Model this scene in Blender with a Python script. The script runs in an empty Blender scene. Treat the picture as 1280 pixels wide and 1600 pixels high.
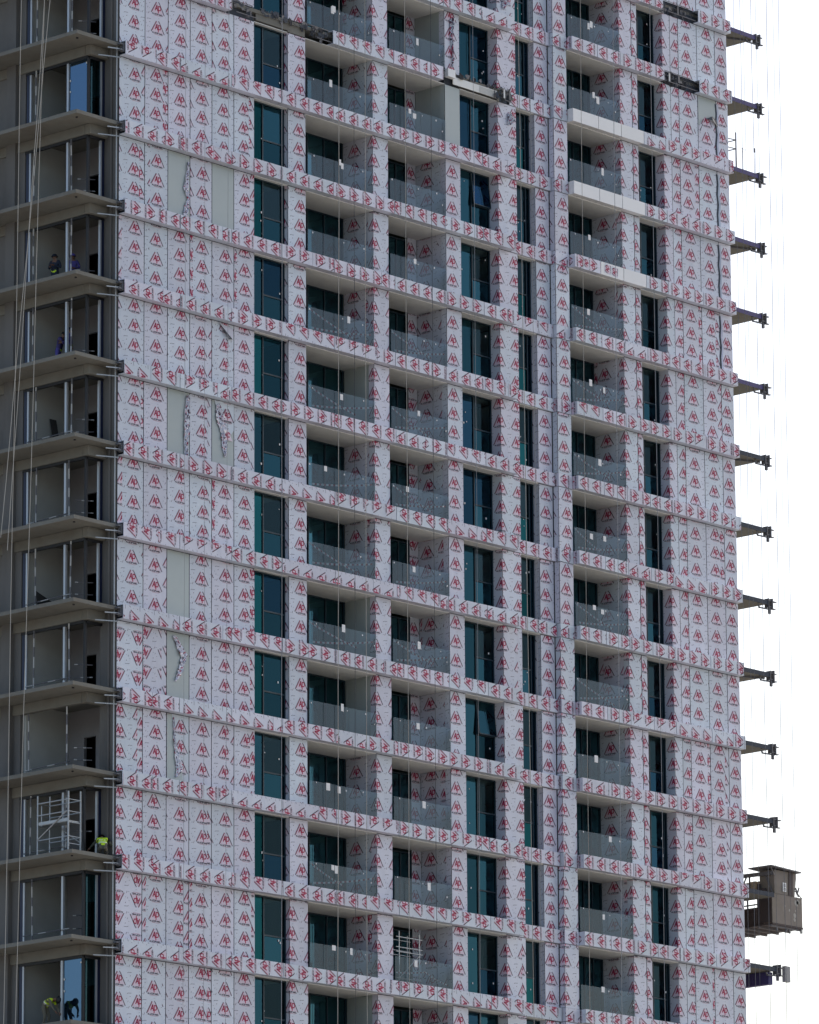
import bpy, math, random
from mathutils import Vector, Matrix, noise

random.seed(11)
scene = bpy.context.scene
col = scene.collection
R = math.radians

# ------------------------------------------------------------------ camera
CAM = Vector((-161.99487317, -162.86311615, -74.27037896))
YAW, PITCH, ROLL, FPX = R(47.88998784), R(13.16352091), R(-0.42258092), 8829.4226
fw = Vector((math.sin(YAW) * math.cos(PITCH), math.cos(YAW) * math.cos(PITCH), math.sin(PITCH)))
r0 = Vector((math.cos(YAW), -math.sin(YAW), 0))
u0 = r0.cross(fw)
rt = math.cos(ROLL) * r0 + math.sin(ROLL) * u0
up = -math.sin(ROLL) * r0 + math.cos(ROLL) * u0
cam_d = bpy.data.cameras.new('camera')
cam = bpy.data.objects.new('camera', cam_d)
col.objects.link(cam)
cam_d.sensor_fit = 'VERTICAL'
cam_d.sensor_height = 36.0
cam_d.sensor_width = 36.0
cam_d.lens = FPX / 1600 * 36.0
cam_d.clip_start = 1.0
cam_d.clip_end = 6000
m = Matrix((rt, up, -fw)).transposed().to_4x4()
m.translation = CAM
cam.matrix_world = m
scene.camera = cam

# ------------------------------------------------------------------ world, sun, exposure
SUN_EL, SUN_AZ = R(32), R(88)          # azimuth measured from +Y towards +X: behind the tower
world = bpy.data.worlds.new('World')
scene.world = world
world.use_nodes = True
wn = world.node_tree
wn.nodes.clear()
sky = wn.nodes.new('ShaderNodeTexSky')
sky.sky_type = 'NISHITA'
sky.sun_disc = False
sky.sun_elevation = SUN_EL
sky.sun_rotation = SUN_AZ
sky.air_density = 1.0
sky.dust_density = 3.0
sky.ozone_density = 1.0
bg = wn.nodes.new('ShaderNodeBackground')
bg.inputs['Strength'].default_value = 0.12
wo = wn.nodes.new('ShaderNodeOutputWorld')
wn.links.new(sky.outputs[0], bg.inputs[0])
wn.links.new(bg.outputs[0], wo.inputs[0])
sd = bpy.data.lights.new('sun', 'SUN')
sd.energy = 3.0
sd.angle = R(0.5)
sd.color = (1.0, 0.95, 0.88)
sun = bpy.data.objects.new('sun', sd)
col.objects.link(sun)
sdir = Vector((math.sin(SUN_AZ) * math.cos(SUN_EL), math.cos(SUN_AZ) * math.cos(SUN_EL), math.sin(SUN_EL)))
sun.rotation_euler = sdir.to_track_quat('Z', 'Y').to_euler()
vs = scene.view_settings
vs.view_transform = 'Standard'
vs.look = 'None'
vs.exposure = 0.74
vs.gamma = 1.0
vs.use_curve_mapping = False
scene.cycles.max_bounces = 8
scene.cycles.transparent_max_bounces = 16
scene.cycles.caustics_reflective = False
scene.cycles.caustics_refractive = False

# ------------------------------------------------------------------ projection helpers (for culling only)
def proj(P):
    d = Vector(P) - CAM
    z = d.dot(fw)
    return 640 + FPX * d.dot(rt) / z, 800 - FPX * d.dot(up) / z

def seen(pts, mg=70):
    a = [proj(q) for q in pts]
    xs = [q[0] for q in a]
    ys = [q[1] for q in a]
    return max(xs) > -mg and min(xs) < 1280 + mg and max(ys) > -mg and min(ys) < 1600 + mg

def seen_box(x0, x1, y0, y1, z0, z1, mg=70):
    return seen([(x, y, z) for x in (x0, x1) for y in (y0, y1) for z in (z0, z1)], mg)

# ------------------------------------------------------------------ materials
MATS = {}

def nd(nt, t, **kw):
    n = nt.nodes.new(t)
    for k, v in kw.items():
        n.inputs[k].default_value = v
    return n

def mat(name, color, rough=0.6, metal=0.0, spec=0.5, var=0.0, nscale=3.0, ndepth=0.0, bump=0.0, bscale=8.0,
        stain=None, stain_scale=0.5, stain_amt=0.5, objvar=0.0, aniso=(1, 1, 1), bdist=0.02):
    """Principled paint/stone material: noise mottling, optional stains, per-object tone and bump."""
    m = bpy.data.materials.new(name)
    m.use_nodes = True
    nt = m.node_tree
    b = nt.nodes['Principled BSDF']
    b.inputs['Roughness'].default_value = rough
    b.inputs['Metallic'].default_value = metal
    b.inputs['Specular IOR Level'].default_value = spec
    tc = nd(nt, 'ShaderNodeTexCoord')
    mp = nd(nt, 'ShaderNodeMapping')
    mp.inputs['Scale'].default_value = aniso
    nt.links.new(tc.outputs['Object'], mp.inputs[0])
    cur = nd(nt, 'ShaderNodeRGB')
    cur.outputs[0].default_value = (*color, 1)
    out = cur.outputs[0]
    if stain is not None:
        n = nd(nt, 'ShaderNodeTexNoise', Scale=stain_scale, Detail=6.0, Roughness=0.62)
        nt.links.new(mp.outputs[0], n.inputs['Vector'])
        rmp = nd(nt, 'ShaderNodeMapRange')
        rmp.inputs['From Min'].default_value = 0.48
        rmp.inputs['From Max'].default_value = 0.68
        rmp.inputs['To Max'].default_value = stain_amt
        nt.links.new(n.outputs['Fac'], rmp.inputs['Value'])
        mx = nd(nt, 'ShaderNodeMix')
        mx.data_type = 'RGBA'
        nt.links.new(rmp.outputs[0], mx.inputs['Factor'])
        nt.links.new(out, mx.inputs['A'])
        mx.inputs['B'].default_value = (*stain, 1)
        out = mx.outputs['Result']
    if name == 'film':
        oi2 = nd(nt, 'ShaderNodeObjectInfo')
        mx2 = nd(nt, 'ShaderNodeMix')
        mx2.data_type = 'RGBA'
        mx2.blend_type = 'MULTIPLY'
        mx2.inputs['Factor'].default_value = 1.0
        cr = nd(nt, 'ShaderNodeValToRGB')
        cr.color_ramp.elements[0].color = (1.0, 0.965, 1.0, 1)
        cr.color_ramp.elements[1].color = (0.93, 1.0, 1.0, 1)
        fr_ = nd(nt, 'ShaderNodeMath')
        fr_.operation = 'FRACT'
        ml = nd(nt, 'ShaderNodeMath')
        ml.operation = 'MULTIPLY'
        ml.inputs[1].default_value = 7.31
        nt.links.new(oi2.outputs['Random'], ml.inputs[0])
        nt.links.new(ml.outputs[0], fr_.inputs[0])
        nt.links.new(fr_.outputs[0], cr.inputs[0])
        nt.links.new(out, mx2.inputs['A'])
        nt.links.new(cr.outputs[0], mx2.inputs['B'])
        out = mx2.outputs['Result']
    if var or objvar:
        hv = nd(nt, 'ShaderNodeHueSaturation')
        nt.links.new(out, hv.inputs['Color'])
        val = None
        if var:
            n = nd(nt, 'ShaderNodeTexNoise', Scale=nscale, Detail=5.0, Roughness=0.6)
            nt.links.new(mp.outputs[0], n.inputs['Vector'])
            a = nd(nt, 'ShaderNodeMath')
            a.operation = 'MULTIPLY_ADD'
            a.inputs[1].default_value = 2 * var
            a.inputs[2].default_value = 1 - var
            nt.links.new(n.outputs['Fac'], a.inputs[0])
            val = a.outputs[0]
        if objvar:
            oi = nd(nt, 'ShaderNodeObjectInfo')
            a2 = nd(nt, 'ShaderNodeMath')
            a2.operation = 'MULTIPLY_ADD'
            a2.inputs[1].default_value = 2 * objvar
            a2.inputs[2].default_value = 1 - objvar
            nt.links.new(oi.outputs['Random'], a2.inputs[0])
            if val is None:
                val = a2.outputs[0]
            else:
                mu = nd(nt, 'ShaderNodeMath')
                mu.operation = 'MULTIPLY'
                nt.links.new(val, mu.inputs[0])
                nt.links.new(a2.outputs[0], mu.inputs[1])
                val = mu.outputs[0]
        nt.links.new(val, hv.inputs['Value'])
        out = hv.outputs[0]
    nt.links.new(out, b.inputs['Base Color'])
    if bump:
        n = nd(nt, 'ShaderNodeTexNoise', Scale=bscale, Detail=4.0)
        nt.links.new(mp.outputs[0], n.inputs['Vector'])
        bp = nd(nt, 'ShaderNodeBump', Strength=bump, Distance=bdist)
        nt.links.new(n.outputs['Fac'], bp.inputs['Height'])
        nt.links.new(bp.outputs[0], b.inputs['Normal'])
    MATS[name] = m
    return m

def glass(name, tint, refl, refl_col=(1, 1, 1), rough=0.02, bump=0.0, haze=0.0, hazecol=(.5, .5, .5), objvar=0.0):
    """Thin pane: tinted see-through plus a Fresnel-weighted coated reflection, with slight waviness."""
    m = bpy.data.materials.new(name)
    m.use_nodes = True
    nt = m.node_tree
    nt.nodes.clear()
    o = nd(nt, 'ShaderNodeOutputMaterial')
    tr = nd(nt, 'ShaderNodeBsdfTransparent', Color=(*tint, 1))
    gl = nd(nt, 'ShaderNodeBsdfGlossy', Color=(*refl_col, 1), Roughness=rough)
    fr = nd(nt, 'ShaderNodeFresnel', IOR=1.5)
    mu = nd(nt, 'ShaderNodeMath')
    mu.operation = 'MULTIPLY'
    mu.inputs[1].default_value = refl
    mu.use_clamp = True
    nt.links.new(fr.outputs[0], mu.inputs[0])
    fac = mu.outputs[0]
    if objvar:
        oi = nd(nt, 'ShaderNodeObjectInfo')
        a2 = nd(nt, 'ShaderNodeMath')
        a2.operation = 'MULTIPLY_ADD'
        a2.inputs[1].default_value = 2 * objvar
        a2.inputs[2].default_value = 1 - objvar
        nt.links.new(oi.outputs['Random'], a2.inputs[0])
        m3 = nd(nt, 'ShaderNodeMath')
        m3.operation = 'MULTIPLY'
        m3.use_clamp = True
        nt.links.new(fac, m3.inputs[0])
        nt.links.new(a2.outputs[0], m3.inputs[1])
        fac = m3.outputs[0]
    if bump:
        tc = nd(nt, 'ShaderNodeTexCoord')
        n = nd(nt, 'ShaderNodeTexNoise', Scale=0.8, Detail=1.0)
        nt.links.new(tc.outputs['Object'], n.inputs['Vector'])
        bp = nd(nt, 'ShaderNodeBump', Strength=bump, Distance=0.05)
        nt.links.new(n.outputs['Fac'], bp.inputs['Height'])
        nt.links.new(bp.outputs[0], gl.inputs['Normal'])
    first = tr.outputs[0]
    if haze:
        df = nd(nt, 'ShaderNodeBsdfDiffuse', Color=(*hazecol, 1))
        m2 = nd(nt, 'ShaderNodeMixShader', Fac=haze)
        nt.links.new(first, m2.inputs[1])
        nt.links.new(df.outputs[0], m2.inputs[2])
        first = m2.outputs[0]
    mx = nd(nt, 'ShaderNodeMixShader')
    nt.links.new(fac, mx.inputs[0])
    nt.links.new(first, mx.inputs[1])
    nt.links.new(gl.outputs[0], mx.inputs[2])
    nt.links.new(mx.outputs[0], o.inputs[0])
    MATS[name] = m
    return m

mat('film', (0.625, 0.64, 0.72), rough=0.33, spec=0.5, var=0.07, nscale=1.3, bump=0.55, bscale=2.0, objvar=0.085, bdist=0.04,
    stain=(0.53, 0.53, 0.57), stain_scale=1.6, stain_amt=0.25, aniso=(1, 1, 0.6))
mat('print_red', (0.40, 0.003, 0.07), rough=0.5)
mat('print_dark', (0.055, 0.006, 0.04), rough=0.5)
mat('print_pink', (0.66, 0.55, 0.65), rough=0.42)
mat('print_grey', (0.16, 0.17, 0.23), rough=0.5)
mat('bare_panel', (0.40, 0.45, 0.45), rough=0.35, var=0.04, nscale=2, objvar=0.05)
mat('white_panel', (0.80, 0.80, 0.81), rough=0.35, var=0.03, nscale=2, objvar=0.04)
mat('joint', (0.05, 0.06, 0.08), rough=0.8)
mat('soffit', (0.76, 0.77, 0.76), rough=0.6, var=0.05, nscale=1.0, objvar=0.04, stain=(0.55, 0.55, 0.53), stain_scale=0.9, stain_amt=0.4)
mat('concrete', (0.19, 0.185, 0.165), rough=0.9, var=0.16, nscale=2.4, bump=0.3, bscale=14, stain=(0.17, 0.15, 0.125), stain_scale=0.7,
    stain_amt=0.7, objvar=0.06)
mat('concrete_wall', (0.15, 0.145, 0.14), rough=0.9, var=0.12, nscale=1.5, bump=0.3, bscale=10, stain=(0.09, 0.085, 0.08), stain_scale=0.5,
    stain_amt=0.6, aniso=(1, 1, 0.35))
mat('plaster', (0.47, 0.49, 0.475), rough=0.85, var=0.06, nscale=1.2, stain=(0.38, 0.38, 0.36), stain_scale=0.5, stain_amt=0.5)
mat('block_grey', (0.27, 0.265, 0.28), rough=0.9, var=0.12, nscale=2.0)
mat('ceiling', (0.66, 0.65, 0.62), rough=0.8, var=0.05)
mat('interior', (0.55, 0.55, 0.53), rough=0.85, var=0.08, nscale=1.0)
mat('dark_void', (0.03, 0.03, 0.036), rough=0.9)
mat('frame_dark', (0.012, 0.03, 0.045), rough=0.4, spec=0.4)
mat('frame_black', (0.012, 0.012, 0.015), rough=0.5)
mat('aluminium', (0.52, 0.54, 0.57), rough=0.38, metal=0.5, var=0.05)
mat('frame_blue', (0.010, 0.016, 0.05), rough=0.4)
mat('steel', (0.15, 0.15, 0.165), rough=0.6, metal=0.3, var=0.2, nscale=9)
mat('galvanised', (0.45, 0.46, 0.47), rough=0.45, metal=0.6, var=0.12, nscale=12)
mat('rope_pale', (0.45, 0.42, 0.37), rough=0.8)
mat('rope_grey', (0.36, 0.36, 0.37), rough=0.7)
mat('cable_grey', (0.16, 0.16, 0.17), rough=0.7)
mat('rope_dark', (0.06, 0.06, 0.07), rough=0.7)
mat('tape_white', (0.75, 0.74, 0.74), rough=0.5)
mat('tape_red', (0.30, 0.03, 0.05), rough=0.5)
mat('bracket_grey', (0.30, 0.30, 0.31), rough=0.6, var=0.1)
mat('post_pale', (0.50, 0.50, 0.49), rough=0.6)
mat('paper', (0.80, 0.80, 0.80), rough=0.7)
mat('membrane_blue', (0.055, 0.045, 0.17), rough=0.6, var=0.15, nscale=5)
mat('sand', (0.32, 0.30, 0.265), rough=0.95, var=0.15, nscale=0.05, stain=(0.20, 0.19, 0.17), stain_scale=0.01, stain_amt=0.6)
glass('window_glass', (0.14, 0.34, 0.42), 1.2, (0.20, 0.60, 0.80), bump=0.12, objvar=0.5)
glass('window_glass_teal', (0.08, 0.36, 0.40), 1.15, (0.12, 0.72, 0.80), bump=0.12, objvar=0.4)
glass('window_glass_blue', (0.10, 0.26, 0.42), 1.25, (0.18, 0.50, 0.80), bump=0.12, objvar=0.4)
glass('door_glass', (0.22, 0.48, 0.55), 2.6, (0.26, 0.66, 0.80), bump=0.10, objvar=0.4)
glass('sash_glass', (0.42, 0.52, 0.54), 0.7, (0.35, 0.62, 0.75), bump=0.10, objvar=0.35)
glass('balustrade_glass', (0.62, 0.74, 0.80), 1.0, (0.80, 0.92, 1.0), bump=0.03, haze=0.03, hazecol=(.45, .55, .62))
glass('sky_blue_glass', (0.05, 0.12, 0.22), 5.0, (0.45, 0.70, 1.0), bump=0.05)  # blue of the reflected sky is put into tint and mirror colour
glass('teal_glass', (0.03, 0.12, 0.15), 1.2, (0.4, 0.8, 0.9), bump=0.05)

# ------------------------------------------------------------------ mesh builder
class MB:
    def __init__(self):
        self.v, self.f, self.m, self.mats = [], [], [], []

    def mi(self, name):
        if name not in self.mats:
            self.mats.append(name)
        return self.mats.index(name)

    def poly(self, pts, mt):
        i = len(self.v)
        self.v.extend([tuple(q) for q in pts])
        self.f.append(tuple(range(i, i + len(pts))))
        self.m.append(self.mi(mt))

    def hexa(self, c, mt):
        """8 corners: bottom loop 0-3 counter-clockwise seen from above, top loop 4-7."""
        i = len(self.v)
        self.v.extend([tuple(q) for q in c])
        k = self.mi(mt)
        for f in ((3, 2, 1, 0), (4, 5, 6, 7), (0, 1, 5, 4), (1, 2, 6, 5), (2, 3, 7, 6), (3, 0, 4, 7)):
            self.f.append(tuple(i + a for a in f))
            self.m.append(k)

    def box(self, x0, x1, y0, y1, z0, z1, mt):
        self.hexa(((x0, y0, z0), (x1, y0, z0), (x1, y1, z0), (x0, y1, z0),
                   (x0, y0, z1), (x1, y0, z1), (x1, y1, z1), (x0, y1, z1)), mt)

    def bar(self, a, b, w, h, mt, upv=(0, 0, 1)):
        """Rectangular bar from a to b, w across, h along upv."""
        a, b = Vector(a), Vector(b)
        d = (b - a).normalized()
        s = d.cross(Vector(upv))
        if s.length < 1e-4:
            s = d.cross(Vector((1, 0, 0)))
        s.normalize()
        t = s.cross(d)
        s, t = s * w / 2, t * h / 2
        self.hexa((a - s - t, a + s - t, b + s - t, b - s - t, a - s + t, a + s + t, b + s + t, b - s + t), mt)

    def tube(self, pts, rad, mt, n=6, cap=True):
        pts = [Vector(q) for q in pts]
        rads = rad if isinstance(rad, (list, tuple)) else [rad] * len(pts)
        i0 = len(self.v)
        k = self.mi(mt)
        prev = None
        for j, q in enumerate(pts):
            d = (pts[min(j + 1, len(pts) - 1)] - pts[max(j - 1, 0)]).normalized()
            if prev is None:
                a = d.orthogonal().normalized()
            else:
                a = (prev - d * prev.dot(d)).normalized()
            prev = a
            b = d.cross(a)
            for s in range(n):
                t = 2 * math.pi * s / n
                self.v.append(tuple(q + (a * math.cos(t) + b * math.sin(t)) * rads[j]))
        for j in range(len(pts) - 1):
            for s in range(n):
                s2 = (s + 1) % n
                self.f.append((i0 + j * n + s, i0 + j * n + s2, i0 + (j + 1) * n + s2, i0 + (j + 1) * n + s))
                self.m.append(k)
        if cap:
            self.f.append(tuple(i0 + s for s in reversed(range(n))))
            self.m.append(k)
            e = i0 + (len(pts) - 1) * n
            self.f.append(tuple(e + s for s in range(n)))
            self.m.append(k)

    def build(self, name, parent=None, smooth=False, bevel=0.0):
        me = bpy.data.meshes.new(name)
        me.from_pydata(self.v, [], self.f)
        for mn in self.mats:
            me.materials.append(MATS[mn])
        me.polygons.foreach_set('material_index', self.m)
        if smooth:
            me.polygons.foreach_set('use_smooth', [True] * len(self.f))
        me.update()
        o = bpy.data.objects.new(name, me)
        col.objects.link(o)
        if parent:
            o.parent = parent
        if bevel:
            bv = o.modifiers.new('bevel', 'BEVEL')
            bv.width = bevel
            bv.segments = 2
            bv.limit_method = 'ANGLE'
        return o

def tag(o, label=None, cat=None, group=None, kind=None):
    if label:
        o['label'] = label
    if cat:
        o['category'] = cat
    if group:
        o['group'] = group
    if kind:
        o['kind'] = kind
    return o

def empty(name, loc=(0, 0, 0)):
    o = bpy.data.objects.new(name, None)
    o.empty_display_size = 0.3
    o.location = loc
    col.objects.link(o)
    return o

# ------------------------------------------------------------------ the printed film: one logo as convex polygons
def seg(x0, y0, x1, y1, w):
    dx, dy = x1 - x0, y1 - y0
    l = math.hypot(dx, dy)
    nx, ny = -dy / l * w / 2, dx / l * w / 2
    return [(x0 + nx, y0 + ny), (x0 - nx, y0 - ny), (x1 - nx, y1 - ny), (x1 + nx, y1 + ny)]

GLY = {'A': [(0, 0, .5, 1), (.5, 1, 1, 0), (.22, .35, .78, .35)], 'L': [(0, 0, 0, 1), (0, 0, .9, 0)],
       'U': [(0, 1, 0, .1), (0, .05, 1, .05), (1, .1, 1, 1)], 'C': [(1, 1, .1, 1), (.05, 1, .05, 0), (.1, 0, 1, 0)],
       'O': [(0, 0, 0, 1), (0, 1, 1, 1), (1, 1, 1, 0), (1, 0, 0, 0)], 'P': [(0, 0, 0, 1), (0, 1, 1, .8), (1, .8, 0, .5)],
       'N': [(0, 0, 0, 1), (0, 1, 1, 0), (1, 0, 1, 1)], 'E': [(0, 0, 0, 1), (0, 1, 1, 1), (0, .5, .8, .5), (0, 0, 1, 0)]}

def make_logo():
    L = []
    L.append((0, 'print_pink', [(-.33, -.19), (.35, -.19), (.05, .27), (-.03, .27)]))
    L.append((1, 'print_red', seg(-.345, -.16, -.06, .30, .026)))            # left flank, red with a dark outline
    L.append((1, 'print_dark', seg(-.39, -.17, -.09, .315, .026)))
    L.append((1, 'print_dark', seg(.40, -.215, .085, .30, .042)))             # right flank
    L.append((1, 'print_dark', seg(.075, .335, .035, .285, .03)))
    L.append((1, 'print_dark', seg(-.40, -.165, -.375, -.205, .05)))          # foot of the triangle
    # italic monogram: A
    L.append((1, 'print_red', seg(-.16, -.075, -.045, .18, .058)))
    L.append((1, 'print_red', seg(-.045, .18, -.005, -.09, .058)))
    L.append((1, 'print_red', seg(-.12, .015, -.02, .015, .05)))
    # P with a long stem
    L.append((1, 'print_red', seg(.05, .155, .035, -.175, .054)))
    L.append((1, 'print_red', seg(.05, .145, .13, .14, .050)))
    L.append((1, 'print_red', seg(.13, .155, .195, .065, .050)))
    L.append((1, 'print_red', seg(.195, .08, .16, -.03, .050)))
    L.append((1, 'print_red', seg(.165, -.03, .045, -.045, .050)))
    # lettering along the foot
    word, n = 'ALUCOPANEL', 10
    x0, cw, ch, y0 = -.335, .067, .062, -.262
    for i, c in enumerate(word):
        for (a, b, c2, d) in GLY[c]:
            L.append((1, 'print_dark',
                      seg(x0 + cw * (i + .72 * a), y0 + ch * b, x0 + cw * (i + .72 * c2), y0 + ch * d, .020)))
    L.append((1, 'print_red', seg(-.21, -.295, .23, -.295, .010)))
    return L

LOGO = make_logo()
TICKS = [(1, 'print_grey', seg(.50, .30, .58, .34, .022)), (1, 'print_dark', seg(-.57, -.30, -.52, -.20, .018)), (1, 'print_grey', seg(.54, -.05, .57, .02, .02)),
         (1, 'print_dark', seg(-.50, .18, -.47, .21, .026)), (1, 'print_grey', seg(-.57, .33, -.41, .345, .020)), (1, 'print_grey', seg(.45, .10, .49, .10, .022)),
         (1, 'print_grey', seg(.46, -.28, .55, -.27, .014)), (1, 'print_grey', seg(-.50, -.06, -.49, -.02, .016)),
         (1, 'print_grey', seg(.02, .44, .10, .45, .010))]

def clip(poly, w0, w1, h0, h1):
    for ax, lim, sgn in ((0, w0, 1), (0, w1, -1), (1, h0, 1), (1, h1, -1)):
        if not poly:
            return poly
        out = []
        for i in range(len(poly)):
            a, b = poly[i - 1], poly[i]
            da, db = (a[ax] - lim) * sgn, (b[ax] - lim) * sgn
            if (da >= 0) != (db >= 0):
                t = da / (da - db)
                out.append((a[0] + (b[0] - a[0]) * t, a[1] + (b[1] - a[1]) * t))
            if db >= 0:
                out.append(b)
        poly = out
    return poly if len(poly) > 2 else []

rl = random.Random(77)
ROWS, COLS = 0.855, 1.16      # pitch of the print along and across the roll

def film_print(u0_, u1_, h, rot, cu, cv, tilt=0.0):
    """Print polygons over u0..u1 x 0..h; (cu, cv) is the centre of one logo; rot in quarter turns."""
    du, dv = (COLS, ROWS) if rot % 2 == 0 else (ROWS, COLS)
    ca, sa = [(1, 0), (0, 1), (-1, 0), (0, -1)][rot % 4]
    ct, st = math.cos(tilt), math.sin(tilt)
    ca, sa = ca * ct - sa * st, sa * ct + ca * st
    dv0 = dv
    res = []
    i0, i1 = math.floor((u0_ - cu - .6) / du), math.ceil((u1_ - cu + .6) / du)
    j0, j1 = math.floor((0 - cv - .6) / dv), math.ceil((h - cv + .6) / dv)
    for i in range(i0, i1 + 1):
        for j in range(j0, j1 + 1):
            ox, oy = cu + i * du - st * j * dv, cv + j * dv + st * i * du
            if ox < u0_ - .6 or ox > u1_ + .6 or oy < -.6 or oy > h + .6:
                continue
            inside = ox > u0_ + .42 and ox < u1_ - .42 and oy > .42 and oy < h - .42
            for lay, mt, pl in LOGO + TICKS:
                q = [(ox + ca * x - sa * y, oy + sa * x + ca * y) for x, y in pl]
                if not inside or lay is None:
                    q = clip(q, u0_ + .004, u1_ - .004, .004, h - .004)
                else:
                    q = clip(q, u0_ + .004, u1_ - .004, .004, h - .004) if any(a < u0_ or a > u1_ or b < 0 or b > h for a, b in q) else q
                if q:
                    res.append((lay, mt, q))
    return res

Z = Vector((0, 0, 1))

def clad(name, parent, segs, z0, z1, mt='film', rot=0, cu=None, cv=None, thick=0.035, skin=True):
    """One folded cladding panel. segs = [(corner, unit direction u, width)], laid end to end; outward normal u x Z."""
    mb = MB()
    h = z1 - z0
    tot = sum(s[2] for s in segs)
    if cu is None:
        cu = random.uniform(.3, .7) * tot
    if cv is None:
        cv = random.uniform(0, ROWS)
    acc = 0.0
    tlt = rl.gauss(0, .012)
    for k, (o, u, w) in enumerate(segs):
        o, u = Vector((o[0], o[1], z0)), Vector(u)
        n = u.cross(Z)
        a, b = o, o + u * w
        # plates overlap only inside the fold
        i0 = a - n * thick + (u * 0 if k == 0 else u * thick)
        i1 = b - n * thick - (u * 0 if k == len(segs) - 1 else u * 0)
        hh = Z * h
        mb.hexa((a, b, i1, i0, a + hh, b + hh, i1 + hh, i0 + hh), 'joint')
        mb.m[-4] = mb.mi(mt)                     # only the face carries the finish, the cut edges are dark
        if mt == 'film' and skin:
            cuts = [(acc, acc + w, cu, cv, rot)]
            if k == len(segs) - 1 and w > 1.2 and rl.random() < .6:          # two runs of film meet on this panel
                sp = rl.uniform(.14, .34)
                if rl.random() < .65:
                    cuts = [(acc, acc + w - sp, cu, cv, rot), (acc + w - sp, acc + w, rl.uniform(0, 1.1), rl.uniform(0, .85), rot)]
                else:
                    cuts = [(acc, acc + sp, rl.uniform(0, 1.1), rl.uniform(0, .85), rot), (acc + sp, acc + w, cu, cv, rot)]
            for c0, c1, cu_, cv_, ro_ in cuts:
                for lay, pm, q in film_print(c0, c1, h, ro_, cu_, cv_, tlt):
                    off = 0.002 if lay == 0 else 0.004
                    mb.poly([o + u * (x - acc) + Z * y + n * off for x, y in q], pm)
        acc += w
    return mb.build(name, parent)

# ------------------------------------------------------------------ storeys
H = 3.5
FH = 0.61                  # fascia height
NMIN, NMAX = -4, 12
FX, FY = Vector((1, 0, 0)), Vector((0, -1, 0))   # along the facade; along a left-facing return (deep to front)

tower = empty('high_rise_tower', (20, 6, -76))
tower_inv = Matrix.Translation((-20, -6, 76))
tag(tower, 'unfinished high-rise tower wrapped in pale protective film printed with red triangle logos', 'building')

class TP:
    """Parent shim: parts are modelled in world coordinates, the tower's origin stands at its base."""

def adopt(o, parent):
    o.parent = parent
    o.matrix_parent_inverse = Matrix.Translation(-Vector(parent.location)) if parent.parent is None else Matrix.Identity(4)
    return o

_build = MB.build
def build2(self, name, parent=None, smooth=False, bevel=0.0):
    o = _build(self, name, None, smooth, bevel)
    if parent is not None:
        adopt(o, parent)
    return o
MB.build = build2

GAP = 0.038
# S1 left field, joints along X
S1J = [0.0, 1.55, 2.96, 4.31, 5.66, 7.02, 8.30]
S1C = [0.62, 0.52, 0.60, 0.58, 0.60, 0.52]          # where the main logo column sits on each panel
S3J = [36.64, 37.26, 38.66, 40.02, 40.95]
S3C = [0.75, 0.45, 0.50, 0.48]
PEELED = {(1, 2), (1, 4), (4, 2), (4, 4), (6, 2), (7, 2)}       # (storey, panel index in the left field) with the film gone
FASC1 = [0.0, 3.35, 6.5, 9.62, 12.95, 16.92, 20.3, 22.9, 25.15]
FASC3 = [29.06, 30.9, 32.55, 34.2, 35.8, 38.4, 40.88]
NOFASC1 = {(-1, 2), (-1, 3), (-1, 6), (-1, 7)}
NOFASC3 = {(-3, 4), (-2, 4)}
WHITE3 = {(-1, 0), (-1, 1), (-1, 2), (0, 0), (0, 1), (0, 2), (1, 1), (1, 2)}

def box_part(name, x0, x1, y0, y1, z0, z1, mt, bevel=0.0):
    mb = MB()
    mb.box(x0, x1, y0, y1, z0, z1, mt)
    return mb.build(name, tower, bevel=bevel)

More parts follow.
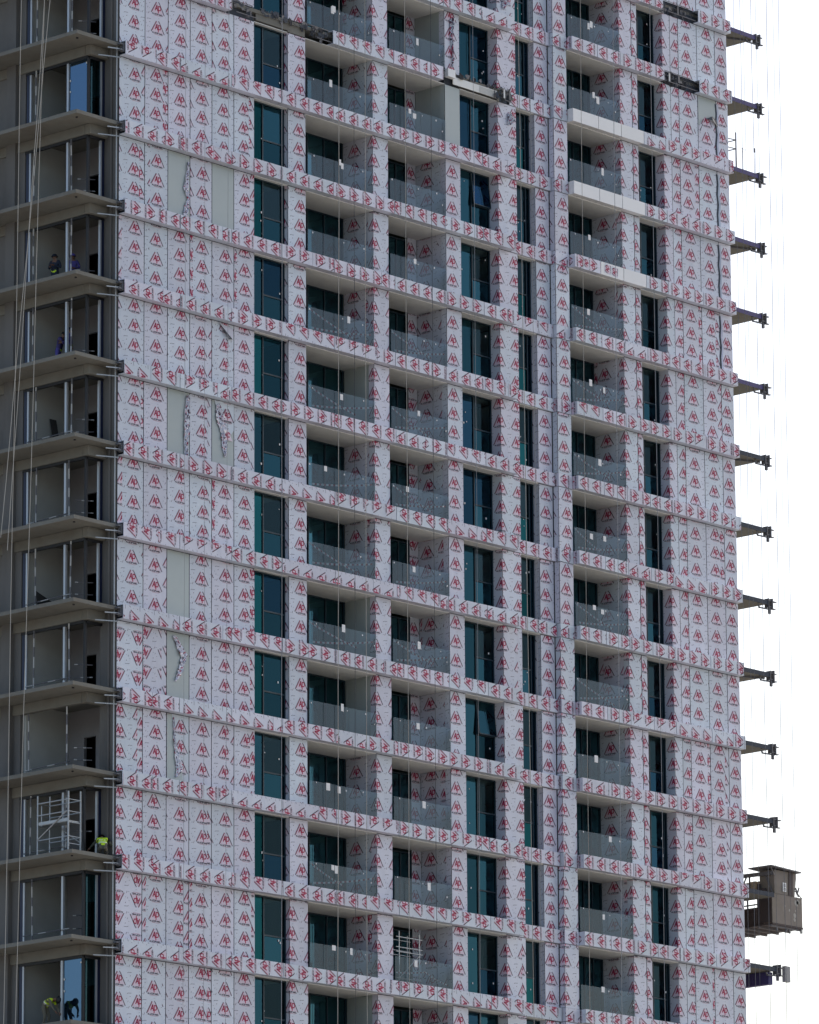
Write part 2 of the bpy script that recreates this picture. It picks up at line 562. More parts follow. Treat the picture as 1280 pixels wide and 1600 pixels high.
def window(x0, x1, y, z0, z1, cols_, transoms, name='window', frame='frame_dark', gl='window_glass', fw_=0.06, tilt=None):
    """Frame mesh with pane children. cols_ = inner mullion X, transoms = {column: [height fractions]}."""
    mb = MB()
    d0, d1 = y - 0.05, y + 0.06
    mb.box(x0, x0 + fw_, d0, d1, z0, z1, frame)
    mb.box(x1 - fw_, x1, d0, d1, z0, z1, frame)
    mb.box(x0 + fw_, x1 - fw_, d0, d1, z1 - fw_, z1, frame)
    mb.box(x0 + fw_, x1 - fw_, d0, d1, z0, z0 + fw_, frame)
    ed = [x0] + list(cols_) + [x1]
    for c in cols_:
        mb.box(c - fw_ / 2, c + fw_ / 2, d0 + .004, d1 - .004, z0 + fw_, z1 - fw_, frame)
    panes = []
    for k in range(len(ed) - 1):
        a = ed[k] + (fw_ if k == 0 else fw_ / 2)
        b = ed[k + 1] - (fw_ if k == len(ed) - 2 else fw_ / 2)
        zz = [z0 + fw_] + [z0 + t * (z1 - z0) for t in transoms.get(k, [])] + [z1 - fw_]
        for t in zz[1:-1]:
            mb.box(a, b, d0 + .004, d1 - .004, t - fw_ / 2, t + fw_ / 2, frame)
        for j in range(len(zz) - 1):
            panes.append((a, b, zz[j] + (0 if j == 0 else fw_ / 2), zz[j + 1] - (0 if j == len(zz) - 2 else fw_ / 2), k, j))
    w = mb.build(name, tower)
    for a, b, c, d, k, j in panes:
        pm = MB()
        if name == 'balcony_door':
            gl = 'door_glass'
        else:
            q_ = rw.random()
            gl = 'window_glass_teal' if (k == 0 and q_ < .6) else ('window_glass_blue' if q_ < (.55 if x1 - x0 < 1.5 else .25) else 'window_glass')
        if tilt and (k, j) == tilt[0]:
            t = tilt[1]                                     # top-hung sash pushed out at the foot
            pm.hexa(((a, y - t - .02, c), (b, y - t - .02, c), (b, y - t, c), (a, y - t, c),
                     (a, y - .02, d), (b, y - .02, d), (b, y, d), (a, y, d)), gl)
            for (p, q) in (((a, y - t, c), (b, y - t, c)), ((a, y - t, c), (a, y, d)), ((b, y - t, c), (b, y, d))):
                pm.bar(p, q, .05, .05, 'frame_dark')
        else:
            pm.poly([(a, y, c), (b, y, c), (b, y, d), (a, y, d)], 'sash_glass' if (j == 1 and name == 'window' and rw.random() < .75) else gl)
        po = pm.build('pane')
        po.parent = w
    return w

def fascia(x0, x1, yf, yb, zt, mt, rot, cu, cv, capl=False):
    """Tray-shaped fascia panel: printed front plate, bottom plate, lid."""
    mb = MB()
    g = GAP / 2
    a, b = x0 + g, x1 - g
    mb.box(a, b, yf, yf + .03, zt - FH, zt, mt)
    mb.box(a, b, yf + .03, yb, zt - FH, zt - FH + .03, mt)
    mb.box(a, b, yf + .03, yb, zt - .03, zt, mt)
    if capl:
        mb.box(a, a + .03, yf + .03, yb, zt - FH + .03, zt - .03, mt)
    if mt == 'film':
        cuts, x_ = [], 0.0
        while x_ < b - a:                                   # the strip is wrapped in several runs of film
            e_ = x_ + rl.uniform(1.5, 4.2)
            if e_ > b - a - .5:
                e_ = b - a
            cuts.append((x_, e_, rot if rl.random() < .8 else (rot + 2) % 4, cu if x_ == 0 else rl.uniform(0, .85), cv if rl.random() < .7 else rl.uniform(.0, .6)))
            x_ = e_
        for c0, c1, ro_, cu_, cv_ in cuts:
            for lay, pm, q in film_print(c0, c1, FH, ro_, cu_, cv_, rl.gauss(0, .01)):
                off = .002 if lay == 0 else .004
                mb.poly([(a + x, yf - off, zt - FH + y) for x, y in q], pm)
            if c0 > 0:
                mb.box(a + c0 - .006, a + c0 + .006, yf - .005, yf - .001, zt - FH + .005, zt - .005, 'print_grey')
        if capl:
            for lay, pm, q in film_print(-(yb - yf), 0, FH, rot, cu, cv):
                off = .002 if lay == 0 else .004
                mb.poly([(a - off, yf - x, zt - FH + y) for x, y in q], pm)
    return mb.build('fascia_panel', tower)

rf = random.Random(5)
rw = random.Random(9)

for n in range(NMIN, NMAX + 1):
    zt = -H * n
    zc = zt - FH - .026           # head of the storey below this fascia
    zf = zt - H + .012            # foot of the storey
    fv = lambda x0, x1, y0=0, y1=0: seen_box(x0, x1, y0, y1, zf, zt)

    # ---- floor slab, backing walls, interiors
    mb = MB()
    zz0, zz1 = zt - .24, zt - .08
    out = [(-2.6, -.1), (25.14, -.1), (25.14, .16), (28.10, .16), (28.10, -.1), (43.3, -.1), (43.3, 13.0), (-2.6, 13.0)]
    lo, hi = [(x, y, zz0) for x, y in out], [(x, y, zz1) for x, y in out]
    mb.poly(hi, 'concrete')
    mb.poly(lo[::-1], 'concrete')
    for q in range(8):
        w = (q + 1) % 8
        mb.poly([lo[q], lo[w], hi[w], hi[q]], 'concrete')
    mb.build('floor_slab', tower, bevel=.012)
    mb = MB()
    # edge beams and walls behind the cladding
    mb.box(.03, 8.28, .07, .30, zf - .08, zt - .24, 'joint')
    for a, b, y0, y1 in ((10.42, 11.55, .07, 1.80), (15.95, 16.90, .07, 1.80), (20.80, 21.76, .07, 1.80), (24.40, 25.60, .07, .60),
                         (27.10, 28.02, .17, .60), (28.12, 29.02, -.13, 1.60), (32.92, 34.16, -.13, 1.60), (36.12, 40.90, -.13, .20)):
        mb.box(a, b, y0, y1, zf - .08, zt - .24, 'joint')
    for a, b, y0, y1 in ((8.28, 10.42, .09, .30), (21.76, 24.40, .09, .62), (25.60, 27.10, .18, .60), (34.16, 36.12, -.12, .50),
                         (11.55, 15.95, 1.75, 1.95), (16.90, 20.80, 1.75, 1.95), (29.02, 32.92, 1.55, 1.75)):
        mb.box(a, b, y0, y1, zc + .036, zt - .24, 'concrete_wall')
    mb.build('backing_wall', tower)
    mb = MB()
    mb.box(1.6, 41.0, 6.0, 6.15, zf - .08, zt - .24, 'interior')
    for a in (11.0, 16.4, 21.3, 25.0, 28.5, 33.5, 40.8):
        mb.box(a - .06, a + .06, 1.97, 6.0, zf - .08, zt - .24, 'interior')
    mb.build('interior_wall', tower)

    for a, b, y0, y1 in ((8.0, 10.9, .31, 5.9), (21.4, 24.9, .64, 5.9), (25.1, 28.4, .61, 5.9), (33.6, 40.6, .52, 5.9)):
        if fv(a, b):
            box_part('ceiling_board', a, b, y0, y1, zc - .02, zc + .01, 'ceiling')
    # ---- soffits
    for a, b, y0, y1 in ((11.56, 15.92, 0.0, 1.84), (16.93, 20.77, 0.0, 1.84), (29.06, 32.88, -.2, 1.64),
                         (8.30, 10.40, 0.0, .27), (21.80, 24.36, 0.0, .62), (25.70, 27.04, .1, .5), (34.18, 36.06, -.2, .42)):
        if fv(a, b):
            box_part('soffit_panel', a, b, y0, y1, zc, zc + .03, 'soffit')

    # ---- S1 left field
    for k in range(6):
        a, b = S1J[k] + GAP / 2, S1J[k + 1] - GAP / 2
        if not fv(a, b):
            continue
        rot = 0
        if k == 0 and n in (7, 10):
            rot = 2
        if k == 1 and n == 7:
            rot = 2
        cu = S1C[k] * (b - a) + random.uniform(-.07, .07)
        if k == 0 and n >= 8:
            cu = .12 * (b - a)
        if rot == 2:
            cu = .08
        mt = 'bare_panel' if (n, k) in PEELED else 'film'
        clad('wall_panel', tower, [((a, 0), FX, b - a)], zf, zc, mt, rot, cu)
    # ---- pier beside window 1 (folded), and the others
    for (nm, xl, xr, y, ret, cuf) in (('a', 10.40, 11.57, 0, .24, .66), ('b', 15.90, 16.94, 0, .30, .05), ('c', 20.75, 21.80, 0, .30, .42),
                                      ('d', 24.36, 25.68, 0, .54, -.02), ('e', 27.04, 28.03, .1, .38, .48), ('f', 28.06, 29.06, -.2, .28, .60),
                                      ('g', 32.86, 33.78, -.2, .30, .02)):
        if not fv(xl - .3, xr):
            continue
        cu = ret + (xr - xl) * cuf + random.uniform(-.04, .04)
        if nm == 'a' and n >= 10:
            cu = ret + .12
        if nm == 'd':
            cu = ret - .02
        if nm == 'f' and n >= 6:
            cu = ret + .06
        if nm == 'f' and n < 6 and n % 2:
            cu = ret + .48
        mt = 'film'
        if nm == 'c' and n == 0 - 0 and False:
            mt = 'bare_panel'
        if nm == 'c' and n == -1:
            mt = 'bare_panel'
        clad('pier_panel', tower, [((xl, y + ret), FY, ret), ((xl, y), FX, xr - xl - GAP / 2)], zf, zc, mt, 0, cu)
    if fv(33.8, 34.2):
        clad('pier_panel', tower, [((33.80, -.2), FX, .38)], zf, zc, 'film', 0, .02)
    # S3 right field, first panel folds into the window reveal
    if fv(36.06, 41):
        clad('wall_panel', tower, [((36.06, -.2 + .56), FY, .56), ((36.06, -.2), FX, .57)], zf, zc, 'film', 0, .56 - .04)
        for k in range(4):
            a, b = S3J[k] + GAP / 2, S3J[k + 1] - GAP / 2
            clad('wall_panel', tower, [((a, -.2), FX, b - a)], zf, zc, 'film', 0, S3C[k] * (b - a) + random.uniform(-.05, .05))
    # ---- balcony side walls (face left), back wall pieces
    for (xw, y0, y1, cf) in ((15.925, .31, 1.80, .45), (20.775, .31, 1.80, .40), (32.885, .11, 1.62, .42)):
        if fv(xw - 2, xw):
            plain = (xw < 16 and n in (3, 6, 7, 11)) or (16 < xw < 21 and n in (-1, -2))
            clad('balcony_wall_panel', tower, [((xw, y1), FY, y1 - y0)], zf - .05, zc, 'bare_panel' if plain else 'film', 0,
                 cf * (y1 - y0) + random.uniform(-.1, .1))
    if fv(20, 20.8):
        clad('balcony_wall_panel', tower, [((20.14, 1.78), FX, .60)], zf - .05, zc, 'film', 0 if n not in (3, 4, 5, 10, 11) else 2, .22)

    # ---- windows and balcony doors
    if fv(8.3, 10.4):
        window(8.30, 10.40, .24, zf - .02, zc, [9.04], {1: [.42]})
    if fv(11.5, 16):
        window(11.57, 15.90, 1.86, zf - .06, zc, [13.6, 14.7], {}, name='balcony_door')
    if fv(16.9, 20.8):
        window(16.94, 20.12, 1.86, zf - .06, zc - .12, [18.3, 19.45], {}, name='balcony_door', frame='frame_dark')
    if fv(21.8, 24.4):
        tl = ((2, 1), .16) if n in (0, 7) else None
        window(21.80, 24.36, .58, zf - .02, zc, [22.3, 23.14], {2: [.46]}, tilt=tl)
    if fv(25.7, 27.1):
        window(25.70, 27.04, .46, zf - .02, zc, [26.75], {0: [.43]})
    if fv(29, 32.9):
        window(29.06, 32.86, 1.66, zf - .06, zc, [30.9, 31.6, 32.2], {}, name='balcony_door')
    if fv(34.2, 36.1):
        window(34.18, 36.06, .38, zf - .02, zc, [34.9, 35.86], {0: [.42], 1: [.42]})

    # ---- balustrades (stand on the fascia of the floor below)
    for (a, b, y, sp) in ((11.60, 15.88, -.06, .58), (16.97, 20.73, -.06, .55), (29.09, 32.84, -.26, .5)):
        if not fv(a, b):
            continue
        mid = a + (b - a) * sp
        mbr = MB()
        mbr.box(a, b, y - .03, y + .05, zf - .02, zf + .05, 'frame_dark')
        br = mbr.build('balustrade', tower)
        for p, q in ((a, mid - .01), (mid + .01, b)):
            pm = MB()
            pm.poly([(p, y, zf + .05), (q, y, zf + .05), (q, y, zf + 1.13), (p, y, zf + 1.13)], 'balustrade_glass')
            pm.build('pane').parent = br

    # ---- fascias
    for k in range(8):
        a, b = FASC1[k], FASC1[k + 1]
        if not seen_box(a, b, -.4, 0, zt - FH, zt) or (n, k) in NOFASC1:
            continue
        rot = rf.choice((1, 1, 3)) if k else 1
        cv = rf.choice((.30, .36, .22, .02, .45, .30))
        fascia(a, b, -.38, 0.0, zt, 'film', rot, rf.uniform(.1, .8), cv, capl=False)
    if seen_box(25.2, 29, -.4, 0, zt - FH, zt):
        fascia(25.18, 28.05, -.03, .1, zt, 'film', 1, rf.uniform(.3, .6), .30)
        fascia(28.06, 29.06, -.225, .09, zt, 'film', 1, rf.uniform(.2, .6), rf.choice((.3, .3, .05)), capl=True)
    for k in range(6):
        a, b = FASC3[k], FASC3[k + 1]
        if not seen_box(a, b, -.6, 0, zt - FH, zt) or (n, k) in NOFASC3:
            continue
        mt = 'white_panel' if (n, k) in WHITE3 else 'film'
        rot = 3 if k >= 2 else (1 if rf.random() < .8 else 3)
        fascia(a, b, -.55, -.2, zt, mt, rot, rf.uniform(.3, .5), rf.choice((.30, .32, .28)), capl=(k == 0))

    # ---- left concrete corner bay
    if seen_box(-2.6, 0, -.1, 6, zf, zt):
        box_part('downstand_beam', -1.18, -.90, .85, 12.9, zt - .68, zt - .24, 'concrete', bevel=.03)
        box_part('downstand_beam', -1.18, 0.0, .53, .85, zt - .68, zt - .24, 'concrete', bevel=.03)
        box_part('corner_column', -.10, .028, .05, .86, zf - .09, zt - .24, 'concrete_wall')
        box_part('side_wall', -1.10, -.90, 4.55, 12.9, zf - .09, zt - .68, 'concrete_wall')
        box_part('side_column', -1.32, -1.10, 4.95, 5.5, zf - .09, zt - .24, 'concrete_wall')
        mb = MB()
        mb.box(-.90, 1.55, 4.40, 4.55, zf - .09, zt - .24, 'plaster')
        # partition with a doorway
        mb.box(1.55, 1.70, .40, 2.75, zf - .09, zt - .24, 'block_grey')
        mb.box(1.55, 1.70, 3.45, 4.55, zf - .09, zt - .24, 'block_grey')
        mb.box(1.55, 1.70, 2.75, 3.45, zf + 2.05, zt - .24, 'block_grey')
        mb.box(2.9, 3.0, 1.6, 5.0, zf - .09, zt - .24, 'dark_void')  # near-black wall: the unlit dark beyond the doorway is put into its colour
        mb.build('room_partition', tower)

# ---- lower storeys down to the ground, roof slab
mb = MB()
mb.box(-2.6, 43.3, -.1, 13.0, -76, -H * (NMAX + 1) - .3, 'concrete_wall')
mb.build('lower_storeys', tower)
mb = MB()
mb.box(-.9, 41, .3, 13.0, H * 4 + .1, H * 4 + 8, 'concrete_wall')
mb.build('upper_storeys', tower)
mb = MB()
mb.box(-.9, 40.9, 12.85, 13.0, -H * (NMAX + 1) - .3, H * 4 + .1, 'concrete_wall')
mb.box(40.7, 40.9, .3, 12.85, -H * (NMAX + 1) - .3, H * 4 + .1, 'concrete_wall')
mb.build('rear_wall', tower)

g = MB()
g.poly([(-2500, -2500, -76.02), (2500, -2500, -76.02), (2500, 2500, -76.02), (-2500, 2500, -76.02)], 'sand')
tag(g.build('ground'), kind='structure')

# ================================================================== details on the tower
ORD = ['topmost', 'second', 'third', 'fourth', 'fifth', 'sixth', 'seventh', 'eighth', 'ninth', 'tenth', 'eleventh', 'twelfth', 'thirteenth',
       'fourteenth']
rd = random.Random(21)

# ---- striped tape, stickers and clamp dots on the balcony glass
def ribbon(mb, a, b, w, sag, nseg, mats, axis=(0, 0, 1)):
    a, b = Vector(a), Vector(b)
    t = Vector(axis) * w / 2
    pts = []
    for i in range(nseg + 1):
        f = i / nseg
        q = a.lerp(b, f)
        q.z -= sag * 4 * f * (1 - f)
        pts.append(q)
    for i in range(nseg):
        mb.poly([pts[i] - t, pts[i + 1] - t, pts[i + 1] + t, pts[i] + t], mats[i % len(mats)])

TAPES = {0: {2: 3, 3: 3, 4: 1, 5: 3, 6: 3, 9: 4}, 1: {2: 3, 3: 3, 4: 3, 5: 1, 6: 3, 10: 5}, 2: {1: 3, 2: 3, 3: 3, 4: 4, 5: 3, 6: 3}}
bal = [o for o in tower.children if o.name.split('.')[0] == 'balustrade']
for o in bal:
    c = o.data.vertices[0].co
    ci = 0 if c.x < 13 else (1 if c.x < 20 else 2)
    a, b, y = ((11.60, 15.88, -.06), (16.97, 20.73, -.06), (29.09, 32.84, -.26))[ci]
    zb = c.z + .02
    n = round((-zb) / H) - 1
    kind = TAPES[ci].get(n, 0)
    if kind:
        mb = MB()
        yy = y + .03
        xl = a + rd.uniform(.05, .7)
        xr = b - rd.uniform(.1, .9)
        if kind in (3, 4):
            ribbon(mb, (a + .1, yy, zb + 1.05), (a + (.5 if kind == 4 else .72) * (b - a), yy, zb + .10 + rd.uniform(0, .3)), .085, .05, 22, ('tape_white', 'tape_red'))
        if kind in (1, 3, 4):
            ribbon(mb, (a + .3, yy + .02, zb + .22), (b - .15, yy + .02, zb + .72 + rd.uniform(-.1, .15)), .085, .06, 26, ('tape_white', 'tape_red'))
        if kind == 5:
            ribbon(mb, (a + .1, yy, zb + .42), (a + 2.0, yy, zb + .62), .06, .03, 16, ('tape_white', 'tape_red'))
            ribbon(mb, (a + 2.0, yy, zb + .62), (b - .3, yy, zb + .2), .06, .05, 16, ('tape_white', 'tape_red'))
        mb.build('barrier_tape').parent = o
    # paper stickers and small glazing clamps
    for k in range(rd.choice((0, 1, 1, 2))):
        x = rd.uniform(a + .9, a + .62 * (b - a))
        z = zb + rd.uniform(.72, .98)
        w, h = rd.uniform(.14, .24), rd.uniform(.22, .34)
        mb = MB()
        y2 = y - .010 * k
        mb.hexa(((x, y2 - .012, z), (x + w, y2 - .012, z + rd.uniform(-.03, .03)), (x + w, y2 - .004, z), (x, y2 - .004, z),
                 (x, y2 - .012, z + h), (x + w, y2 - .012, z + h), (x + w, y2 - .004, z + h), (x, y2 - .004, z + h)), 'paper')
        mb.build('sticker').parent = o
    for x, z in ((a + .25, 1.05), (a + .53 * (b - a), .98), (a + .8 * (b - a), 1.0), (b - .25, .6)):
        if rd.random() < .75:
            mb = MB()
            x += rd.uniform(-.2, .2)
            s = rd.uniform(.022, .038)
            zz = zb + z + rd.uniform(-.06, .04)
            mb.hexa(((x - s, y - .03, zz - s), (x + s, y - .03, zz - s), (x + s, y - .006, zz - s), (x - s, y - .006, zz - s),
                     (x - s * .6, y - .03, zz + s), (x + s * .6, y - .03, zz + s), (x + s * .6, y - .006, zz + s), (x - s * .6, y - .006, zz + s)), 'paper')
            mb.build('glass_clamp').parent = o
for o in [q for q in tower.children if q.name.split('.')[0] == 'window']:
    vs_ = [v.co for v in o.data.vertices]
    x0_, x1_ = min(v.x for v in vs_), max(v.x for v in vs_)
    y0_ = min(v.y for v in vs_)
    z0_ = min(v.z for v in vs_)
    for k in range(3):
        if rd.random() < .8:
            x = rd.choice((x0_ + .35 * (x1_ - x0_), x0_ + .72, x1_ - .35)) + rd.uniform(-.1, .1)
            z = z0_ + rd.uniform(.4, 2.4)
            s = rd.uniform(.016, .034)
            mb = MB()
            mb.box(x - s, x + s, y0_ + .02, y0_ + .035, z - s * 1.3, z + s * 1.3, 'paper')
            mb.build('sticker').parent = o

# ---- torn and hanging film
def torn(parent, path, widths, y, seed, dark=.25, out=.10, name='torn_film'):
    """Crumpled strip of film hanging off a panel; path in (x, z) on the panel face at depth y."""
    r = random.Random(seed)
    mb = MB()
    M, N = 9, len(path) * 8
    grid = []
    for i in range(N + 1):
        f = i / N * (len(path) - 1)
        k = min(int(f), len(path) - 2)
        t = f - k
        x = path[k][0] * (1 - t) + path[k + 1][0] * t
        z = path[k][1] * (1 - t) + path[k + 1][1] * t
        w = widths[k] * (1 - t) + widths[k + 1] * t
        row = []
        for j in range(M + 1):
            s = j / M - .5
            nz = noise.noise(Vector((x * 3 + j * .9, z * 4, seed)))
            row.append((x + w * s + .05 * noise.noise(Vector((z * 6, j, seed))), y - .014 - out * abs(nz) * (1.2 - abs(s)) - .05 * abs(noise.noise(Vector((z * 9, s * 7, seed + 3)))), z + w * s * .25 + .06 * noise.noise(Vector((s * 5, z * 3, seed)))))
        grid.append(row)
    for i in range(N):
        for j in range(M):
            q = r.random()
            mt = 'print_dark' if q < dark * .35 else ('print_red' if q < dark * .55 else ('print_grey' if q < dark else 'film'))
            mb.poly([grid[i][j], grid[i][j + 1], grid[i + 1][j + 1], grid[i + 1][j]], mt)
    o = mb.build(name, smooth=True)
    o.parent = parent
    return o

def panel_at(n, x, y=0.0, kinds=('wall_panel', 'pier_panel')):
    best = None
    for o in tower.children:
        if o.name.split('.')[0] in kinds:
            xs = [v.co.x for v in o.data.vertices]
            zs = [v.co.z for v in o.data.vertices]
            if min(xs) <= x <= max(xs) and min(zs) < -H * n - 2 < max(zs):
                best = o
    return best

def zf_(n):
    return -H * n - H + .012

for (n, k, path, wd, seed) in (
        (1, 2, [(4.18, 2.55), (4.10, 1.9), (4.02, 1.4), (4.18, .9), (4.02, .35), (3.98, .05)], [.12, .18, .30, .16, .30, .24], 3),
        (4, 2, [(4.18, 2.75), (4.12, 2.1), (4.10, 1.3), (4.06, .6), (4.08, .1)], [.20, .30, .34, .26, .18], 4),
        (4, 4, [(6.0, 2.7), (6.15, 2.1), (6.38, 1.5), (6.40, .9), (6.44, .45)], [.25, .55, .40, .30, .10], 5),
        (7, 2, [(3.35, 2.70), (3.65, 2.3), (3.98, 1.9), (3.72, 1.2), (3.45, .75)], [.15, .30, .40, .28, .10], 6),
        (8, 2, [(3.35, 2.7), (3.40, 1.8), (3.58, 1.0), (3.72, .55), (3.55, .2)], [.06, .12, .30, .42, .20], 8)):
    x = (S1J[k] + S1J[k + 1]) / 2
    p = panel_at(n, x)
    torn(p, [(a, zf_(n) + b) for a, b in path], wd, -.01, seed)
# film still hanging on half of two stripped panels
def film_rest(parent, pts, y, cu, cv, seed):
    """A remaining sheet of printed film: convex outline in (x, z), edges lifting off."""
    mb = MB()
    x0, z0 = min(p[0] for p in pts), min(p[1] for p in pts)
    cx, cz = sum(p[0] for p in pts) / len(pts), sum(p[1] for p in pts) / len(pts)
    ring = [(x, y - .010 - .02 * ((i * 7 + seed) % 3), z) for i, (x, z) in enumerate(pts)]
    for i in range(len(ring)):
        mb.poly([ring[i - 1], ring[i], (cx, y - .008, cz)], 'film')
    w = max(p[0] for p in pts) - x0
    h = max(p[1] for p in pts) - z0
    for lay, pm, q in film_print(0, w, h, 0, cu, cv):
        mx, mz = sum(a for a, b in q) / len(q) + x0, sum(b for a, b in q) / len(q) + z0
        sgn = []
        for i in range(len(pts)):
            (ax, az), (bx, bz) = pts[i - 1], pts[i]
            sgn.append((bx - ax) * (mz - az) - (bz - az) * (mx - ax))
        if all(v > .02 for v in sgn) or all(v < -.02 for v in sgn):
            mb.poly([(x0 + a, y - .052 if lay else y - .05, z0 + b) for a, b in q], pm)
    o = mb.build('loose_film')
    o.parent = parent
    return o

p = panel_at(4, 6.3)
film_rest(p, [(5.80, zf_(4) + 2.85), (6.20, zf_(4) + 1.5), (6.60, zf_(4) + 1.2), (6.98, zf_(4) + 1.7), (6.98, zf_(4) + 2.85)], 0, .75, 1.05, 1)
p = panel_at(8, 3.6)
z_ = zf_(8)
mb = MB()
mb.poly([(2.99, -.009, z_ + .02), (3.95, -.009, z_ + .02), (3.90, -.009, z_ + .5), (3.62, -.009, z_ + .9), (3.40, -.009, z_ + 1.6), (3.28, -.009, z_ + 2.84), (2.99, -.009, z_ + 2.84)], 'bare_panel')
mb.build('bare_strip').parent = p
p = panel_at(3, 6.3)
mb = MB()
z_ = zf_(3)
mb.poly([(6.05, -.02, z_ + 2.84), (6.92, -.05, z_ + 2.20), (6.72, -.16, z_ + 2.18), (6.40, -.12, z_ + 2.40)], 'joint')
mb.poly([(6.05, -.02, z_ + 2.84), (6.95, -.012, z_ + 2.70), (6.95, -.03, z_ + 2.30), (6.92, -.05, z_ + 2.21)], 'film')
mb.build('torn_film').parent = p
# slits where the film has come away along a joint of the right field
for n in (-2, -1, 0, 1):
    p = panel_at(n, 39.5)
    if p:
        mb = MB()
        z_ = zf_(n)
        pts = [(40.00, 2.7), (40.05, 2.2), (39.99, 1.7), (40.07, 1.2), (40.0, .7), (40.04, .1)]
        for i in range(len(pts) - 1):
            (ax, az), (bx, bz) = pts[i], pts[i + 1]
            mb.poly([(ax - .07, -.212, z_ + az), (bx - .07, -.212, z_ + bz), (bx + .04, -.225, z_ + bz), (ax + .04, -.225, z_ + az)], 'joint')
            mb.poly([(ax + .04, -.225, z_ + az), (bx + .04, -.225, z_ + bz), (bx + .12, -.27, z_ + bz), (ax + .12, -.26, z_ + az)], 'film')
        mb.build('torn_film').parent = p
p = panel_at(-2, 39.3)
if p:
    z_ = zf_(-2)
    mb = MB()
    mb.poly([(38.69, -.209, z_ + 1.35), (39.2, -.209, z_ + 1.9), (39.99, -.209, z_ + 1.75), (39.99, -.209, z_ + 2.86), (38.69, -.209, z_ + 2.86)], 'bare_panel')
    mb.poly([(38.69, -.22, z_ + .7), (38.78, -.24, z_ + 1.2), (39.1, -.32, z_ + 1.75), (38.95, -.34, z_ + 1.6), (38.72, -.25, z_ + 1.0)], 'joint')
    mb.poly([(39.1, -.32, z_ + 1.75), (39.6, -.33, z_ + 1.98), (40.0, -.28, z_ + 1.85), (40.1, -.26, z_ + 1.55), (39.6, -.36, z_ + 1.78)], 'joint')
    mb.build('torn_film').parent = p
p = panel_at(-2, 21.3)
if p:
    torn(p, [(21.30, zf_(-2) + 2.6), (21.22, zf_(-2) + 1.9), (21.30, zf_(-2) + 1.0), (21.25, zf_(-2) + .3)], [.35, .22, .12, .10], 0, 12, dark=.6, out=.15)
for n, x, zz, sd_ in ((-1, 25.2, 2.5, 14), (-3, 25.0, 1.6, 15), (-3, 24.9, 1.0, 16)):
    p = panel_at(n, x)
    if p:
        torn(p, [(x, zf_(n) + zz), (x + .1, zf_(n) + zz - .3), (x - .05, zf_(n) + zz - .6)], [.3, .55, .2], 0, sd_, dark=.3, out=.2)
# leftover scraps on the stripped fascias
for x, zz in ((29.9, -3.5 - .3), (31.4, -3.5 - .28), (31.9, -3.5 - .32)):
    for o in tower.children:
        if o.name.split('.')[0] == 'fascia_panel':
            vv = [v.co for v in o.data.vertices]
            if min(v.x for v in vv) < x < max(v.x for v in vv) and min(v.z for v in vv) < zz < max(v.z for v in vv):
                mb = MB()
                mb.poly([(x - .25, -.556, zz - .2), (x + .2, -.556, zz - .26), (x + .25, -.556, zz + .2), (x - .2, -.556, zz + .25)], 'film')
                for lay, pm, q in film_print(0, .5, .5, 1, .25, .25):
                    mb.poly([(x - .22 + a * .85, -.558 - (.002 if lay else 0), zz - .2 + b * .8) for a, b in q], pm)
                mb.build('loose_film').parent = o
                break

# ---- brackets where the fascia is missing, at the left ends of the bands and at the slab ends on the right
def brackets(n, x0, x1, y0, y1, board=True):
    zt = -H * n
    if board:
        box_part('slab_edge_board', x0, x1, y0 + .02, y0 + .05, zt - .50, zt - .26, 'soffit')
    x = x0 + rd.uniform(.1, .4)
    while x < x1 - .1:
        mb = MB()
        w = rd.uniform(.03, .06)
        h = rd.uniform(.18, .46)
        d = rd.uniform(.3, 1.0)
        mb.box(x, x + w, y0 + (y1 - y0) * d, y0, zt - .10 - h, zt - .10 - h * .55, 'steel')
        mb.box(x - .05, x + w + .07, y0 - .02, y0, zt - .12 - h, zt - .10, 'steel')
        if rd.random() < .45:
            mb.box(x - .03, x + w + .03, y0 + (y1 - y0) * d - .02, y0 + (y1 - y0) * d, zt - .5, zt - .08, 'galvanised' if rd.random() < .5 else 'steel')
        mb.build('bracket', tower)
        x += rd.uniform(.3, 1.1)
    mb = MB()
    mb.bar((x0, y1 + .05, zt - .07), (x0 + (x1 - x0) * .8, y1 + .05, zt - .07), .025, .025, 'steel')
    mb.bar((x0 + .4, y1 + .05, zt - .56), (x1, y1 + .05, zt - .56), .025, .03, 'steel')
    mb.build('bracket_rail', tower)

def shreds(n, x0, x1, y, zr0, zr1, cnt, mats=('joint', 'dark_void', 'steel')):
    """Ragged leftovers (cut insulation, membrane, wire) hanging along an open slab edge."""
    zt = -H * n
    mb = MB()
    for i in range(cnt):
        x, z = rd.uniform(x0, x1), zt + rd.uniform(zr0, zr1)
        w, h = rd.uniform(.08, .35), rd.uniform(.06, .26)
        yy = y + rd.uniform(-.03, .06)
        pts = []
        for k in range(7):
            t = 2 * math.pi * k / 7
            pts.append((x + w * math.cos(t) * rd.uniform(.4, 1), yy + rd.uniform(-.03, .03), z + h * math.sin(t) * rd.uniform(.4, 1)))
        mb.poly(pts, rd.choice(mats))
    for i in range(cnt // 2):
        x = rd.uniform(x0, x1)
        mb.tube([(x, y, zt + zr1), (x + rd.uniform(-.2, .2), y - .05, zt + rd.uniform(zr0, zr1)), (x + rd.uniform(-.3, .3), y - .03, zt + zr0)], .012, 'rope_dark', n=4)
    mb.build('loose_insulation', tower)['kind'] = 'stuff'

